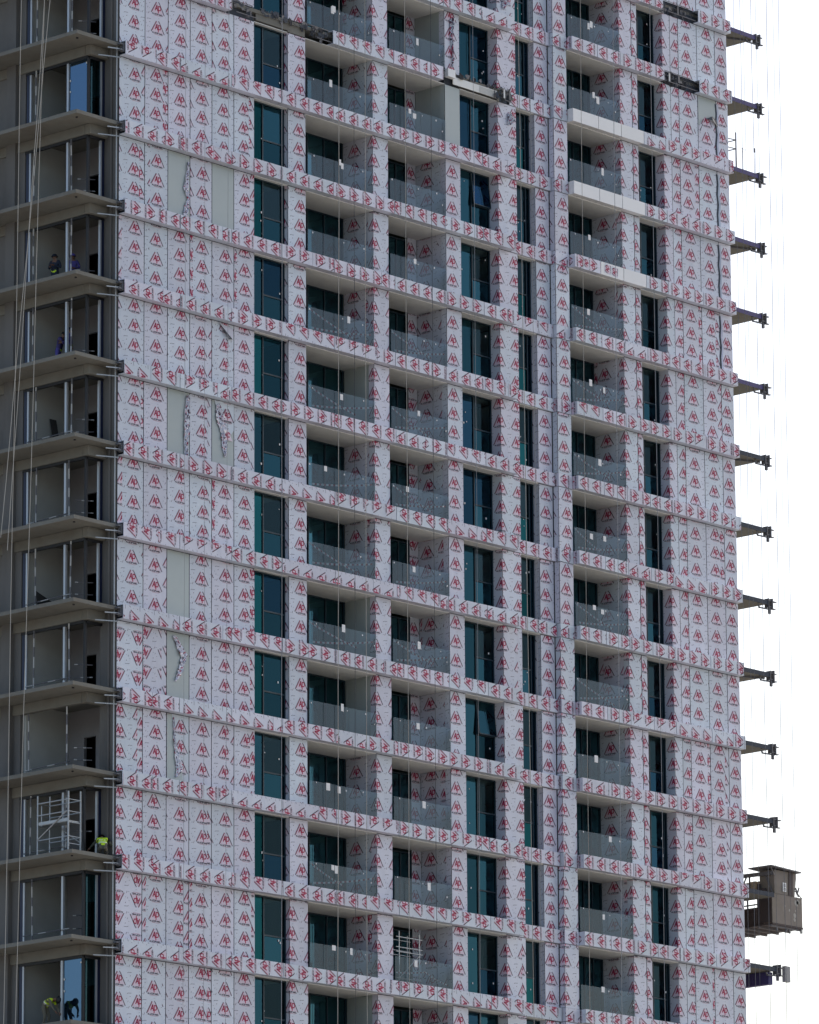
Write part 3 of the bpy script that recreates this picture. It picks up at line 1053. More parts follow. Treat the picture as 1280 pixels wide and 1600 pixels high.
brackets(-1, 6.5, 8.3, -.1, -.32, False)
brackets(-1, 11.6, 12.95, -.1, -.36, False)
box_part('slab_edge_board', 8.35, 10.4, -.06, -.02, -H * -1 - .55, -H * -1 - .22, 'concrete')
box_part('slab_edge_board', 10.4, 11.5, -.03, .02, -H * -1 - .60, -H * -1 - .10, 'concrete')
shreds(-1, 6.6, 11.6, -.13, -.30, .02, 22)
shreds(-1, 11.6, 12.9, -.13, -.55, -.05, 12)
box_part('slab_edge_board', 21.2, 24.2, -.14, -.10, H - .56, H - .20, 'soffit')
box_part('slab_edge_board', 23.0, 24.2, -.15, -.141, H - .56, H - .24, 'interior')
box_part('joint_block', 20.62, 21.12, -.36, -.12, H - .36, H + .02, 'white_panel', bevel=.01)
brackets(-1, 24.2, 25.1, -.1, -.30, False)
shreds(-1, 23.9, 25.1, -.2, -.60, .05, 16, ('joint', 'steel', 'concrete'))
shreds(-1, 20.4, 24.2, -.15, -.16, .02, 14)
brackets(-3, 35.85, 38.35, -.1, -.5, False)
brackets(-2, 35.85, 38.35, -.1, -.5, False)
for n_ in (-3, -2):
    shreds(n_, 35.9, 38.3, -.22, -.58, -.05, 22, ('joint', 'dark_void', 'dark_void', 'steel'))
for n in range(-1, NMAX + 1):
    zt = -H * n
    mb = MB()
    mb.box(-.22, -.02, -.30, -.12, zt - .46, zt - .40, 'steel')
    mb.box(-.22, -.02, -.30, -.12, zt - .20, zt - .14, 'steel')
    mb.box(-.06, .05, -.31, -.13, zt - .50, zt - .10, 'steel')
    mb.bar((-.75, -.06, zt - .42), (-.02, -.22, zt - .38), .045, .045, 'galvanised')
    mb.bar((-.95, .30, zt - .72), (.0, -.06, zt - .70), .045, .045, 'galvanised')
    mb.build('end_bracket', tower)
    mb = MB()
    mb.tube([(-.16, -.02, zt - H + .0), (-.16, -.02, zt - .25)], .028, 'galvanised')
    mb.tube([(-.16, .30, zt - H + .0), (-.16, .30, zt - .25)], .05, 'concrete_wall')
    mb.build('downpipe', tower)
for n in range(NMIN, NMAX):
    zt = -H * n
    if not seen_box(41, 44.2, -.2, 2, zt - .6, zt + .3):
        continue
    mb = MB()
    mb.box(41.0, 43.29, -.125, -.102, zt - .26, zt - .05, 'membrane_blue' if n < 3 else 'joint')
    mb.build('slab_edge_strip', tower)
    if n == 9:
        continue
    mb = MB()
    e = 43.32
    z1, z0 = zt + .10, zt - .50
    mb.box(e, e + .04, -.16, .10, z0 + .10, z1 - .05, 'steel')
    mb.box(e + .28, e + .34, -.16, .10, z0 + .04 * (n % 3), z1 - .02 * (n % 2), 'steel')
    mb.box(e + .04, e + .28, -.12, .06, z1 - .16, z1 - .11, 'steel')
    mb.box(e + .04, e + .28, -.12, .06, z0 + .14, z0 + .19, 'steel')
    mb.box(e + .34, e + .56 + .06 * (n % 3), -.10, .04, z1 - .16, z1 - .12, 'steel')
    mb.box(e + .34, e + .60, -.10, .04, z0 + .08, z0 + .12, 'steel')
    mb.box(e + .14, e + .26, -.08, .02, z0 - .16, z0 + .12, 'steel')
    mb.bar((e - .62, -.02, z0 + .18), (e - .55, -.02, z0 + .02), .06, .06, 'steel')
    mb.bar((e - .60, -.02, z0 + .04), (e + .10, -.02, z0 + .06), .06, .06, 'steel')
    mb.bar((e - .62, -.02, z0 + .22), (e - .62, -.02, zt - .24), .05, .05, 'steel')
    mb.build('outrigger_bracket', tower)
    if n == 10:
        mb = MB()
        mb.box(e + .66, e + 1.05, -.12, .06, zt - .66, zt + .08, 'bracket_grey')
        mb.build('bracket_plate', tower)
        mb = MB()
        mb.box(43.0, 43.3, .10, 2.8, zt - .86, zt - .28, 'membrane_blue')
        mb.build('edge_beam', tower)
    if n % 3 == 0:
        mb = MB()
        mb.bar((41.0, 1.1, zt - .30), (43.2, .1, zt - .30), .06, .08, 'steel')
        mb.build('edge_beam', tower)

# ---- glazing of the concrete corner
GX, GY = -1.05, .78
for n in range(-1, NMAX + 1):
    zt = -H * n
    z0, z1 = zt - H - .07, zt - .68
    if n == 8:                     # still open
        continue
    mb = MB()
    mb.box(GX - .05, GX + .05, GY - .05, GY + .05, z0, z1 - .12, 'frame_black')
    mb.box(GX - .06, GX + .06, GY, 4.55, z1 - .12, z1 + .004, 'frame_black')
    mb.box(GX + .06, -.10, GY - .05, GY + .05, z1 - .12, z1, 'frame_black')
    if n != 7:
        mb.box(-.36, -.28, GY - .05, GY + .05, z0, z1 - .12, 'aluminium')
        mb.box(-.28, -.12, GY - .04, GY + .04, z0, z1 - .12, 'frame_blue')
    mb.box(GX - .05, GX + .05, 4.32, 4.48, z0, z1 - .12, 'frame_blue')
    mb.box(GX - .04, GX + .04, 4.22, 4.32, z0, z1 - .12, 'aluminium')
    mb.box(GX - .06, GX + .05, 1.92, 2.03, z0, z1 - .12, 'aluminium')
    mb.box(GX - .02, GX + .06, 2.03, 2.10, z0, z1 - .12, 'frame_black')
    g_ = mb.build('corner_glazing', tower)
    panes = []
    if n in (0, 11):
        panes = [('sky_blue_glass', GY + .06, 1.90, 'L'), ('teal_glass', GX + .06, -.37, 'F')]
    if n == 10:
        panes = [('teal_glass', GX + .06, -.37, 'F')]
    for mt, a, b, sd_ in panes:
        pm = MB()
        if sd_ == 'L':
            pm.poly([(GX, b, z0), (GX, a, z0), (GX, a, z1 - .12), (GX, b, z1 - .12)], mt)
        else:
            pm.poly([(a, GY, z0), (b, GY, z0), (b, GY, z1 - .12), (a, GY, z1 - .12)], mt)
        pm.build('pane').parent = g_
        if sd_ == 'L':
            for yy, zz in ((GY + .1, z1 - .3), (1.86, z1 - .9), (1.86, z0 + 1.5)):
                q = MB()
                q.box(GX - .025, GX - .004, yy - .03, yy + .03, zz - .04, zz + .04, 'paper')
                q.build('sticker').parent = g_

# ================================================================== things standing on or hanging at the tower
def top_thing(mb, name, label, cat, group=None, smooth=False):
    return tag(mb.build(name, smooth=smooth), label, cat, group)

# ---- striped guard posts with rails at the open corner
ci = 0
for n in range(-1, NMAX):
    zt = -H * n
    if n in (11,):
        continue
    zs = zt - H - .08
    t = empty('guard_rail', (-1.2, 2.0, zs))
    tag(t, 'pale and dark striped guard posts in the %s concrete corner storey%s' % (ORD[ci], "" if ci == 0 else " from the top"), 'guard rail', 'guard rails in the concrete corner bays')
    ci += 1
    j = rd.uniform(-.2, .2)
    posts = [(-1.22, 3.75 + j), (-1.22, 1.55 + rd.uniform(-.12, .12))]
    if n in (0, 10):
        posts = posts[:1]
    for (x, y) in posts:
        mb = MB()
        z, k = zs, rd.randrange(2)
        lean = rd.uniform(-.05, .05)
        h = 2.84
        while z < zs + h - .02:
            e = min(z + rd.uniform(.36, .48), zs + h)
            f0, f1 = (z - zs) / h * lean, (e - zs) / h * lean
            mb.tube([(x, y + f0, z), (x, y + f1, e)], .034, 'post_pale' if k % 2 else 'steel')
            z = e
            k += 1
        mb.build('post', t)
    for (a, b, hz) in (((-1.17, 4.2), (-1.17, 1.5), .50 + rd.uniform(-.05, .05)), ((-1.0, 1.45), (-.25, 1.15), .58), ((-1.0, 1.45), (-.25, 1.15), 1.1)):
        if rd.random() < .9:
            mb = MB()
            A, B = Vector((a[0], a[1], zs + hz + rd.uniform(-.03, .03))), Vector((b[0], b[1], zs + hz + .06))
            k = rd.randrange(2)
            for q in range(6):
                mb.tube([A.lerp(B, q / 6), A.lerp(B, (q + 1) / 6)], .024, 'post_pale' if (q + k) % 3 == 0 else 'steel')
            mb.build('rail', t)

# ---- ropes: (top pixel column, bottom pixel column, depth plane, material, label) measured on the facade
def on_plane(px, py, Y):
    d = fw + rt * ((px - 640) / FPX) - up * ((py - 800) / FPX)
    return CAM + d * ((Y - CAM.y) / d.y)

ROPES = [
    (441, 440, -1.0, 'rope_grey', .013, 'grey wire rope hanging in front of the leftmost column of windows'),
    (530, 528, -1.0, 'rope_pale', .015, 'pale rope hanging across the back doors of the left balcony column'),
    (553, 556, -1.0, 'rope_dark', .011, 'thin dark cable hanging across the side walls of the left balcony column'),
    (570, 574, -1.0, 'rope_pale', .013, 'pale rope beside the pier that closes the left balcony column'),
    (632, 641, -1.0, 'rope_pale', .013, 'pale rope hanging across the door frames of the middle balcony column'),
    (672, 684, -1.0, 'rope_dark', .011, 'thin dark cable hanging across the side walls of the middle balcony column'),
    (738, 752, -1.0, 'rope_grey', .009, 'fine grey wire in front of the wide windows right of the middle balconies'),
    (808, 836, -1.0, 'rope_pale', .015, 'pale rope hanging down the column of narrow windows'),
    (826, 848, -1.0, 'rope_grey', .010, 'fine grey wire beside the pier right of the narrow windows'),
    (906, 923, -1.2, 'rope_pale', .012, 'pale rope hanging across the back doors of the right balcony column'),
    (957, 973, -1.2, 'rope_grey', .013, 'grey wire rope hanging across the side walls of the right balcony column'),
    (1014, 1041, -1.2, 'rope_grey', .012, 'grey wire rope in front of the rightmost column of windows'),
    (291, 286, -1.0, 'rope_grey', .009, 'fine grey wire over the third and fourth panels of the left wall field'),
    (321, 318, -1.0, 'rope_grey', .009, 'fine grey wire over the fourth and fifth panels of the left wall field'),
    (358, 352, -1.0, 'rope_grey', .009, 'fine grey wire over the fifth and sixth panels of the left wall field'),
]
for xt, xb, Y, mt, rad, lab in ROPES:
    a, b = on_plane(xt, -80, Y), on_plane(xb, 1680, Y)
    mb = MB()
    pts = [a.lerp(b, i / 12) + Vector((math.sin(i * 1.9 + xt) * .012, 0, 0)) for i in range(13)]
    mb.tube(pts, rad, mt, n=5)
    top_thing(mb, 'suspension_rope', lab, 'rope', 'ropes hanging in front of the facade')
LEFT = [((35, -60), (5, 1660), 'leftmost pale rope hanging down past the edges of the concrete slabs'),
        ((71, -60), (22, 1660), 'pale rope past the concrete slab corners, nearest the film-clad wall at the bottom'),
        ((84, -60), (1, 840), 'slanting pale rope that crosses two others at the upper concrete storeys'),
        ((74, -60), (12, 860), 'slanting pale rope beside the steepest one at the upper concrete storeys')]
for (a, b, lab) in LEFT:
    A, B = on_plane(a[0], a[1], -.9), on_plane(b[0], b[1], -.9)
    mb = MB()
    mb.tube([A.lerp(B, i / 10) + Vector((math.sin(i * 1.3 + a[0]) * .02, 0, 0)) for i in range(11)], .014, 'rope_pale', n=5)
    top_thing(mb, 'suspension_rope', lab, 'rope', 'ropes hanging past the concrete corner')
WORDS = ['nearest the tower', 'second from the tower', 'third from the tower', 'fourth from the tower', 'fifth from the tower', 'sixth from the tower',
         'seventh from the tower', 'farthest out']
for i, (xt, xb, rad) in enumerate([(1145, 1172, .008), (1155, 1183, .009), (1160, 1190, .007), (1172, 1206, .010), (1179, 1219, .007), (1196, 1231, .010),
                                   (1206, 1241, .007), (1215, 1249, .009)]):
    A, B = on_plane(xt, -60, -.6), on_plane(xb, 1660, -.6)
    mb = MB()
    mb.tube([A.lerp(B, j / 10) + Vector((math.sin(j * 2.1 + xt) * .03, 0, 0)) for j in range(11)], rad * 1.35, 'cable_grey', n=5)
    top_thing(mb, 'hoist_cable', 'thin hoist cable against the sky right of the tower, %s' % WORDS[i], 'cable', 'cables against the sky')

# ---- tube helper for frames
def frame_thing(name, label, cat, loc, members, mt, group=None):
    """members = [(part name, a, b, radius)] in coordinates relative to loc."""
    t = empty(name, loc)
    tag(t, label, cat, group)
    L = Vector(loc)
    for nm, a, b, r in members:
        mb = MB()
        mb.tube([L + Vector(a), L + Vector(b)], r, mt, n=7)
        mb.build(nm, t, smooth=False)
    return t

# mobile scaffold tower on the tenth slab
zs = -H * 10 - .08
mem = []
for x in (-.35, .35):
    for y in (-.90, .90):
        mem.append(('standard', (x, y, .02), (x, y, 2.62 + .1 * x), .036))
for x in (-.35, .35):
    for z in (.72, 1.76, 2.26):
        mem.append(('ledger', (x, -.90, z), (x, .90, z), .026))
for y in (-.90, .90):
    for z in (.42, .72, 1.30, 1.76, 2.26):
        mem.append(('rung', (-.35, y, z), (.35, y, z), .024))
mem.append(('brace', (-.37, .90, .74), (-.37, -.85, 1.78), .028))
mem.append(('brace', (.37, -.90, .50), (.37, .2, 1.2), .024))
mem.append(('guard_post', (-.30, .72, 1.3), (-.30, .72, 2.15), .024))
sc_ = frame_thing('scaffold_tower', 'small aluminium scaffold tower standing on the concrete corner slab beside the crouching worker', 'scaffold',
                  (-1.62, 1.66, zs), mem, 'galvanised')
mb = MB()
mb.box(-1.95, -1.30, .80, 2.52, zs + 1.34, zs + 1.39, 'galvanised')
mb.box(-1.97, -1.95, .80, 2.52, zs + 1.36, zs + 1.48, 'galvanised')
mb.build('deck', sc_)
# scaffold frame inside the middle balcony
zs2 = -H * 11 - .08
mem = []
for x in (-.55, .75):
    for y in (-.3, .4):
        mem.append(('standard', (x, y, .02), (x, y, 2.45), .03))
for z in (.4, 1.55, 1.75, 2.2):
    for y in (-.3, .4):
        mem.append(('ledger', (-.75, y, z), (.95, y, z), .026))
mem.append(('brace', (-.55, -.32, .4), (.75, -.32, 1.5), .022))
frame_thing('balcony_scaffold', 'grey scaffold standing in a balcony of the middle column near the bottom', 'scaffold',
            (18.35, .75, zs2), mem, 'galvanised')
# guard rail on the right slab end
zr = H - .08
mem = [('post', (0, 0, 0), (0, 0, 1.80), .032), ('rail', (0, 0, 1.42), (-.75, .1, 1.42), .026), ('rail', (0, 0, .98), (-.75, .1, .98), .026),
       ('rail', (0, 0, 1.42), (-.05, 1.1, 1.42), .026), ('rail', (0, 0, .98), (-.05, 1.1, .98), .026)]
frame_thing('guard_rail', 'dark steel guard post with rails on a slab end at the upper right', 'guard rail', (41.72, -.04, zr), mem, 'steel')
frame_thing('rail_post', 'thin rod with a cross piece standing on the slab end beside the dark guard post', 'post',
            (42.25, -.03, zr), [('rod', (0, 0, 0), (0, 0, 1.15), .012), ('cross_piece', (-.16, 0, 1.12), (.24, 0, 1.08), .009)], 'rope_grey')
frame_thing('rail_post', 'thin rod with a small flag plate near the slab tip beside the guard post', 'post',
            (43.2, -.03, zr), [('rod', (0, 0, 0), (0, 0, 1.25), .012), ('flag_plate', (-.05, 0, 1.12), (-.05, 0, 1.32), .05)], 'rope_grey')

# ---- hoist platform on the right flank
mat('hoist_brown', (0.235, 0.20, 0.175), rough=0.75, var=0.18, nscale=2.5, stain=(0.20, 0.17, 0.13), stain_scale=1.2, stain_amt=0.7, bump=0.2, bscale=9)
mat('hoist_dark', (0.085, 0.065, 0.065), rough=0.8, var=0.2, nscale=3)
mat('hoist_roof', (0.16, 0.15, 0.16), rough=0.7, var=0.2, nscale=4)
mat('plywood', (0.48, 0.39, 0.27), rough=0.8, var=0.15, nscale=3, aniso=(1, 1, 6))
mat('spatter', (0.42, 0.40, 0.36), rough=0.9)
hx, hy, hz = 43.62, .27, -32.93
hoist = empty('hoist_platform', (44.5, 2.0, -76.0))
tag(hoist, 'brown steel hoist platform with cabin and canopy projecting beyond the right edge of the tower', 'hoist')
def hp(nm, fn, bevel=0):
    mb = MB()
    fn(mb)
    return mb.build(nm, hoist, bevel=bevel)
hp('front_panel', lambda m_: m_.box(hx, hx + 2.26, hy, hy + .05, hz + .06, hz + 1.46, 'hoist_brown'), .01)
hp('side_panel', lambda m_: m_.box(hx, hx + .05, hy + .05, hy + .92, hz + .10, hz + 1.42, 'hoist_dark'), .01)
hp('side_panel', lambda m_: m_.box(hx + .02, hx + .06, hy + 1.0, hy + 4.4, hz + .08, hz + .62, 'hoist_dark'), .01)
hp('side_panel', lambda m_: m_.box(hx + 2.2, hx + 2.25, hy + .05, hy + 4.4, hz + .10, hz + 1.3, 'hoist_brown'))
hp('floor', lambda m_: m_.box(hx - .02, hx + 2.28, hy - .02, hy + 4.5, hz - .02, hz + .05, 'hoist_dark'))
for i in range(7):
    hp('floor_joist', lambda m_: m_.box(hx - .05, hx + 2.3, hy + .05 + i * .7, hy + .13 + i * .7, hz - .11, hz - .022, 'hoist_roof'))
hp('top_beam', lambda m_: m_.box(hx + .01, hx + .09, hy + .95, hy + 4.4, hz + 1.32, hz + 1.64, 'hoist_dark'))
hp('railing', lambda m_: (m_.bar((hx + .03, hy + .95, hz + 1.02), (hx + .03, hy + 4.4, hz + 1.0), .05, .06, 'galvanised'),
                          m_.bar((hx + .03, hy + .95, hz + .86), (hx + .03, hy + 4.4, hz + .84), .04, .04, 'steel'),
                          m_.bar((hx + .03, hy + 1.5, hz + .5), (hx + .03, hy + 1.5, hz + 1.4), .06, .06, 'hoist_dark')))
hp('stored_crate', lambda m_: m_.box(hx + .5, hx + 1.2, hy + 1.5, hy + 2.3, hz + .06, hz + .95, 'hoist_dark'))
hp('side_screen', lambda m_: [m_.box(hx + .30, hx + .34, hy + .1 + k * .36, hy + .44 + k * .36, hz + 1.60, hz + 2.16 + .03 * (k % 2), 'plywood') for k in range(12)])
# upper cabin with flared head
def cabin(m_):
    a, b = hx + .22, hx + 1.82
    z0, z1 = hz + 1.47, hz + 2.60
    m_.hexa(((a, hy + .02, z0), (b - .08, hy + .02, z0), (b - .08, hy + .9, z0), (a, hy + .9, z0),
             (a - .02, hy + .0, z1), (b + .03, hy + .0, z1), (b + .03, hy + .9, z1), (a - .02, hy + .9, z1)), 'hoist_brown')
hp('cabin', cabin, .015)
hp('cabin_corner_post', lambda m_: m_.bar((hx + 1.40, hy - .006, hz + 1.47), (hx + 1.42, hy - .02, hz + 2.6), .30, .02, 'hoist_dark', (0, 1, 0)))
hp('canopy', lambda m_: m_.hexa(((hx - .25, hy - .2, hz + 2.70), (hx + 2.0, hy - .2, hz + 2.60), (hx + 2.0, hy + 1.2, hz + 2.60), (hx - .25, hy + 1.2, hz + 2.70),
                                 (hx - .25, hy - .2, hz + 2.75), (hx + 2.0, hy - .2, hz + 2.66), (hx + 2.0, hy + 1.2, hz + 2.66), (hx - .25, hy + 1.2, hz + 2.75)), 'hoist_roof'))
hp('canopy_strut', lambda m_: m_.bar((hx - .2, hy - .1, hz + 2.7), (hx + .2, hy - .02, hz + 2.3), .04, .04, 'hoist_roof'))
hp('boom', lambda m_: m_.bar((hx + .15, hy + .1, hz + 2.44), (hx + .15, hy + 4.6, hz + 2.54), .12, .17, 'hoist_roof'))
for k in range(3):
    hp('boom_strut', lambda m_: m_.bar((hx + .15, hy + .5 + k * 1.15, hz + 2.4), (hx + .15, hy + 1.1 + k * 1.0 - (1.0 if k == 0 else 0), hz + 1.5), .05, .05, 'hoist_roof'))
hp('boom_post', lambda m_: m_.bar((hx + .15, hy + 1.45, hz + 2.4), (hx + .15, hy + 1.45, hz + 1.5), .06, .06, 'hoist_roof'))
hp('winch', lambda m_: (m_.tube([(hx + .05, hy + .6, hz + 1.62), (hx + .28, hy + .6, hz + 1.62)], .16, 'hoist_dark', n=12),
                        m_.bar((hx + .1, hy + .95, hz + 1.4), (hx + .1, hy + .85, hz + 2.0), .12, .12, 'hoist_dark')), .005)
nt_ = MB()
nt_.box(hx + .80, hx + 1.06, hy - .022, hy - .012, hz + 1.62, hz + 2.05, 'paper')
plate = nt_.build('number_plate', hoist)
mb = MB()
for (cz_) in (1.735, 1.915):                    # two stacked round figures, like an 8 over an 8
    for (dx, dz, w_, h_) in ((0, .05, .11, .022), (0, -.05, .11, .022), (-.05, 0, .022, .10), (.05, 0, .022, .10)):
        mb.box(hx + .93 + dx - w_ / 2, hx + .93 + dx + w_ / 2, hy - .027, hy - .024, hz + cz_ + dz - h_ / 2, hz + cz_ + dz + h_ / 2, 'frame_black')
o = mb.build('lettering')
o.parent = plate
hp('tie_rod', lambda m_: (m_.bar((hx + 1.75, hy + .0, hz + 1.75), (hx + 2.24, hy + .0, hz + 1.44), .035, .035, 'hoist_dark'),
                          m_.bar((hx + 1.78, hy + .0, hz + 1.9), (hx + 2.0, hy + .0, hz + 1.5), .06, .06, 'steel'),
                          m_.bar((hx + 2.05, hy, hz + 1.95), (hx + 1.95, hy, hz + 1.7), .05, .05, 'steel')))
hp('under_hook', lambda m_: (m_.bar((hx + .35, hy + .1, hz - .02), (hx + .45, hy + .1, hz - .25), .08, .08, 'steel'),
                             m_.bar((hx + 1.2, hy + .1, hz - .02), (hx + 1.1, hy + .1, hz - .28), .07, .07, 'steel'),
                             m_.bar((hx + 1.32, hy + .1, hz - .02), (hx + 1.40, hy + .1, hz - .30), .07, .07, 'steel'),
                             m_.bar((hx + 2.22, hy + .05, hz - .02), (hx + 2.22, hy + .05, hz - .22), .09, .09, 'galvanised')))
rs = random.Random(2)
def spat(m_):
    for (x, z, r) in ((1.82, 1.18, .14), (1.70, .55, .11), (1.66, .36, .09), (1.95, 1.24, .10), (1.28, .78, .05), (.95, .95, .04), (1.74, .80, .04)):
        pts = []
        for k in range(11):
            t = 2 * math.pi * k / 11
            q = r * rs.uniform(.6, 1.25)
            pts.append((hx + x + q * math.cos(t), hy - .004, hz + z + q * 1.2 * math.sin(t)))
        m_.poly(pts, 'spatter')
hp('plaster_spatter', spat)
hp('mast', lambda m_: [m_.bar((43.95 + dx, 3.4 + dy, -76), (43.95 + dx, 3.4 + dy, hz + 2.9), .08, .08, 'steel') for dx in (0, .5) for dy in (0, .5)] +
   [m_.bar((43.95, 3.4, -76 + i * 1.5), (44.45, 3.4, -75.2 + i * 1.5), .04, .04, 'steel') for i in range(29)])

# ================================================================== workers
mat('skin', (0.19, 0.10, 0.065), rough=0.6)
mat('cloth_navy', (0.018, 0.028, 0.055), rough=0.9, var=0.15, nscale=14)
mat('cloth_purple', (0.085, 0.075, 0.30), rough=0.9, var=0.15, nscale=14)
mat('cloth_indigo', (0.05, 0.04, 0.15), rough=0.9, var=0.15, nscale=14)
mat('cloth_khaki', (0.13, 0.12, 0.09), rough=0.9, var=0.15, nscale=14)
mat('cloth_olive', (0.07, 0.075, 0.055), rough=0.9, var=0.15, nscale=14)
mat('hi_vis', (0.62, 0.86, 0.03), rough=0.75, var=0.06, nscale=12)
mat('hi_vis_band', (0.75, 0.78, 0.70), rough=0.5)
mat('boot', (0.03, 0.025, 0.02), rough=0.8)
mat('hat_navy', (0.02, 0.03, 0.05), rough=0.4)
mat('hat_purple', (0.12, 0.10, 0.42), rough=0.4)
mat('hat_black', (0.012, 0.012, 0.014), rough=0.5)

def worker(label, loc, face, J, cloth, trousers, hat, vest=None, band=False):
    """J: joint positions in a local frame (x right, y forward, z up, metres above the slab). One skinned body, hat and vest as children."""
    root = empty('person', loc)
    tag(root, label, 'person', 'workers on the concrete corner')
    rotm = Matrix.Rotation(face, 4, 'Z')
    chains = [['pelvis', 'waist', 'chest', 'neck', 'head', 'crown'],
              ['chest', 'shl', 'ell', 'wrl'], ['chest', 'shr', 'elr', 'wrr'],
              ['pelvis', 'hpl', 'knl', 'anl', 'tol'], ['pelvis', 'hpr', 'knr', 'anr', 'tor']]
    rad = {'pelvis': .155, 'waist': .145, 'chest': .165, 'neck': .060, 'head': .098, 'crown': .075, 'sh': .078, 'el': .052, 'wr': .036,
           'hp': .105, 'kn': .068, 'an': .045, 'to': .042}
    names, vs, es = [], [], []
    for ch in chains:
        for a in ch:
            if a not in names:
                names.append(a)
                vs.append(J[a])
        for a, b in zip(ch[:-1], ch[1:]):
            es.append((names.index(a), names.index(b)))
    me = bpy.data.meshes.new('body')
    me.from_pydata(vs, es, [])
    tmp = bpy.data.objects.new('tmp', me)
    col.objects.link(tmp)
    sk = tmp.modifiers.new('skin', 'SKIN')
    sk.use_smooth_shade = True
    for i, nm in enumerate(names):
        r = rad.get(nm) or rad[nm[:2]]
        sv = me.skin_vertices[0].data[i]
        sv.radius = (r * (1.15 if nm in ('pelvis', 'waist', 'chest') else 1), r * (.85 if nm in ('pelvis', 'waist', 'chest') else 1))
        sv.use_root = nm == 'pelvis'
    ss = tmp.modifiers.new('sub', 'SUBSURF')
    ss.levels = ss.render_levels = 2
    dg = bpy.context.evaluated_depsgraph_get()
    ev = tmp.evaluated_get(dg)
    bm_ = bpy.data.meshes.new_from_object(ev, depsgraph=dg)
    bpy.data.objects.remove(tmp)
    V = [v.co.copy() for v in bm_.vertices]
    F = [tuple(p.vertices) for p in bm_.polygons]
    Jv = {k: Vector(v) for k, v in J.items()}
    def dseg(p, a, b):
        ab = b - a
        t = max(0, min(1, (p - a).dot(ab) / ab.length_squared))
        return (p - a - ab * t).length
    zones = [('skin', 'neck', 'head', .9), ('skin', 'head', 'crown', 1), (cloth, 'pelvis', 'chest', 1), (cloth, 'chest', 'neck', 1.3), (cloth, 'shl', 'ell', 1),
             (cloth, 'shr', 'elr', 1), (cloth, 'ell', 'wrl', 1), (cloth, 'elr', 'wrr', 1), (trousers, 'hpl', 'knl', 1), (trousers, 'hpr', 'knr', 1),
             (trousers, 'knl', 'anl', 1), (trousers, 'knr', 'anr', 1), ('boot', 'anl', 'tol', 1), ('boot', 'anr', 'tor', 1)]
    mb = MB()
    mb.v = [tuple(v) for v in V]
    for f in F:
        c = sum((V[i] for i in f), Vector()) / len(f)
        best = min(zones, key=lambda q: dseg(c, Jv[q[1]], Jv[q[2]]) * q[3])
        mb.f.append(f)
        mb.m.append(mb.mi(best[0]))
    # hands: palm, four fingers of unequal length, thumb from the side of the palm
    for s in ('l', 'r'):
        w, e = Jv['wr' + s], Jv['el' + s]
        d = (w - e).normalized()
        side = d.cross(Vector((0, 0, 1)))
        side = side.normalized() if side.length > .1 else Vector((1, 0, 0))
        nrm = side.cross(d)
        pe = w + d * .095
        mb.tube([w - d * .03, w + d * .03, pe], [.030, .040, .036], 'skin', n=8)
        for k, (o_, ln) in enumerate(((-.030, .062), (-.010, .075), (.010, .070), (.030, .055))):
            b = pe + side * o_
            mb.tube([b - d * .02, b + d * ln * .55, b + d * ln * .85 - nrm * .03], [.010, .009, .008], 'skin', n=6)
        b = w + d * .035 + side * .034 * (1 if s == 'l' else -1)
        mb.tube([b, b + d * .03 + side * .022 * (1 if s == 'l' else -1), b + d * .06 + side * .02 * (1 if s == 'l' else -1)], [.012, .011, .009], 'skin', n=6)
    # face: nose, brow, ears
    hd, cr, nk = Jv['head'], Jv['crown'], Jv['neck']
    upd = (cr - nk).normalized()
    fwd = Vector((0, 1, 0)) - upd * upd.y
    fwd = fwd.normalized() if fwd.length > .2 else Vector((0, 0, -1))
    sid = fwd.cross(upd)
    fc = hd + upd * .0
    mb.tube([fc + fwd * .085 + upd * .02, fc + fwd * .118 - upd * .025, fc + fwd * .09 - upd * .035], [.010, .016, .010], 'skin', n=6)
    for s in (-1, 1):
        mb.tube([fc + sid * s * .092 - upd * .03, fc + sid * s * .104, fc + sid * s * .094 + upd * .03], [.008, .016, .009], 'skin', n=6)
        mb.tube([fc + fwd * .088 + sid * s * .022 + upd * .022, fc + fwd * .086 + sid * s * .046 + upd * .022], [.009, .009], 'boot', n=6)
    mb.tube([fc + fwd * .088 - sid * .025 - upd * .058, fc + fwd * .088 + sid * .025 - upd * .058], .006, 'boot', n=6)
    mb.v = [tuple(Vector(loc) + (rotm @ Vector(v))) for v in mb.v]
    bo = mb.build('body', root, smooth=True)
    # hard hat: dome and brim
    hb = MB()
    base = hd + upd * .045
    rings = [(.150, -.006, 1.25), (.122, .0, 1.0), (.120, .045, 1), (.100, .085, 1), (.060, .112, 1), (.012, .122, 1)]
    for (r, u_, _) in rings:
        for k in range(14):
            t = 2 * math.pi * k / 14
            rr = r * (1.12 if (r == .150 and math.sin(t) > 0) else 1)
            hb.v.append(tuple(base + upd * u_ + (sid * math.cos(t) + fwd * math.sin(t) * 1.12) * rr))
    for j in range(len(rings) - 1):
        for k in range(14):
            k2 = (k + 1) % 14
            hb.f.append((j * 14 + k, j * 14 + k2, (j + 1) * 14 + k2, (j + 1) * 14 + k))
            hb.m.append(hb.mi(hat))
    hb.f.append(tuple(5 * 14 + k for k in range(14)))
    hb.m.append(hb.mi(hat))
    hb.v = [tuple(Vector(loc) + (rotm @ Vector(v))) for v in hb.v]
    hb.build('hard_hat', root, smooth=True)
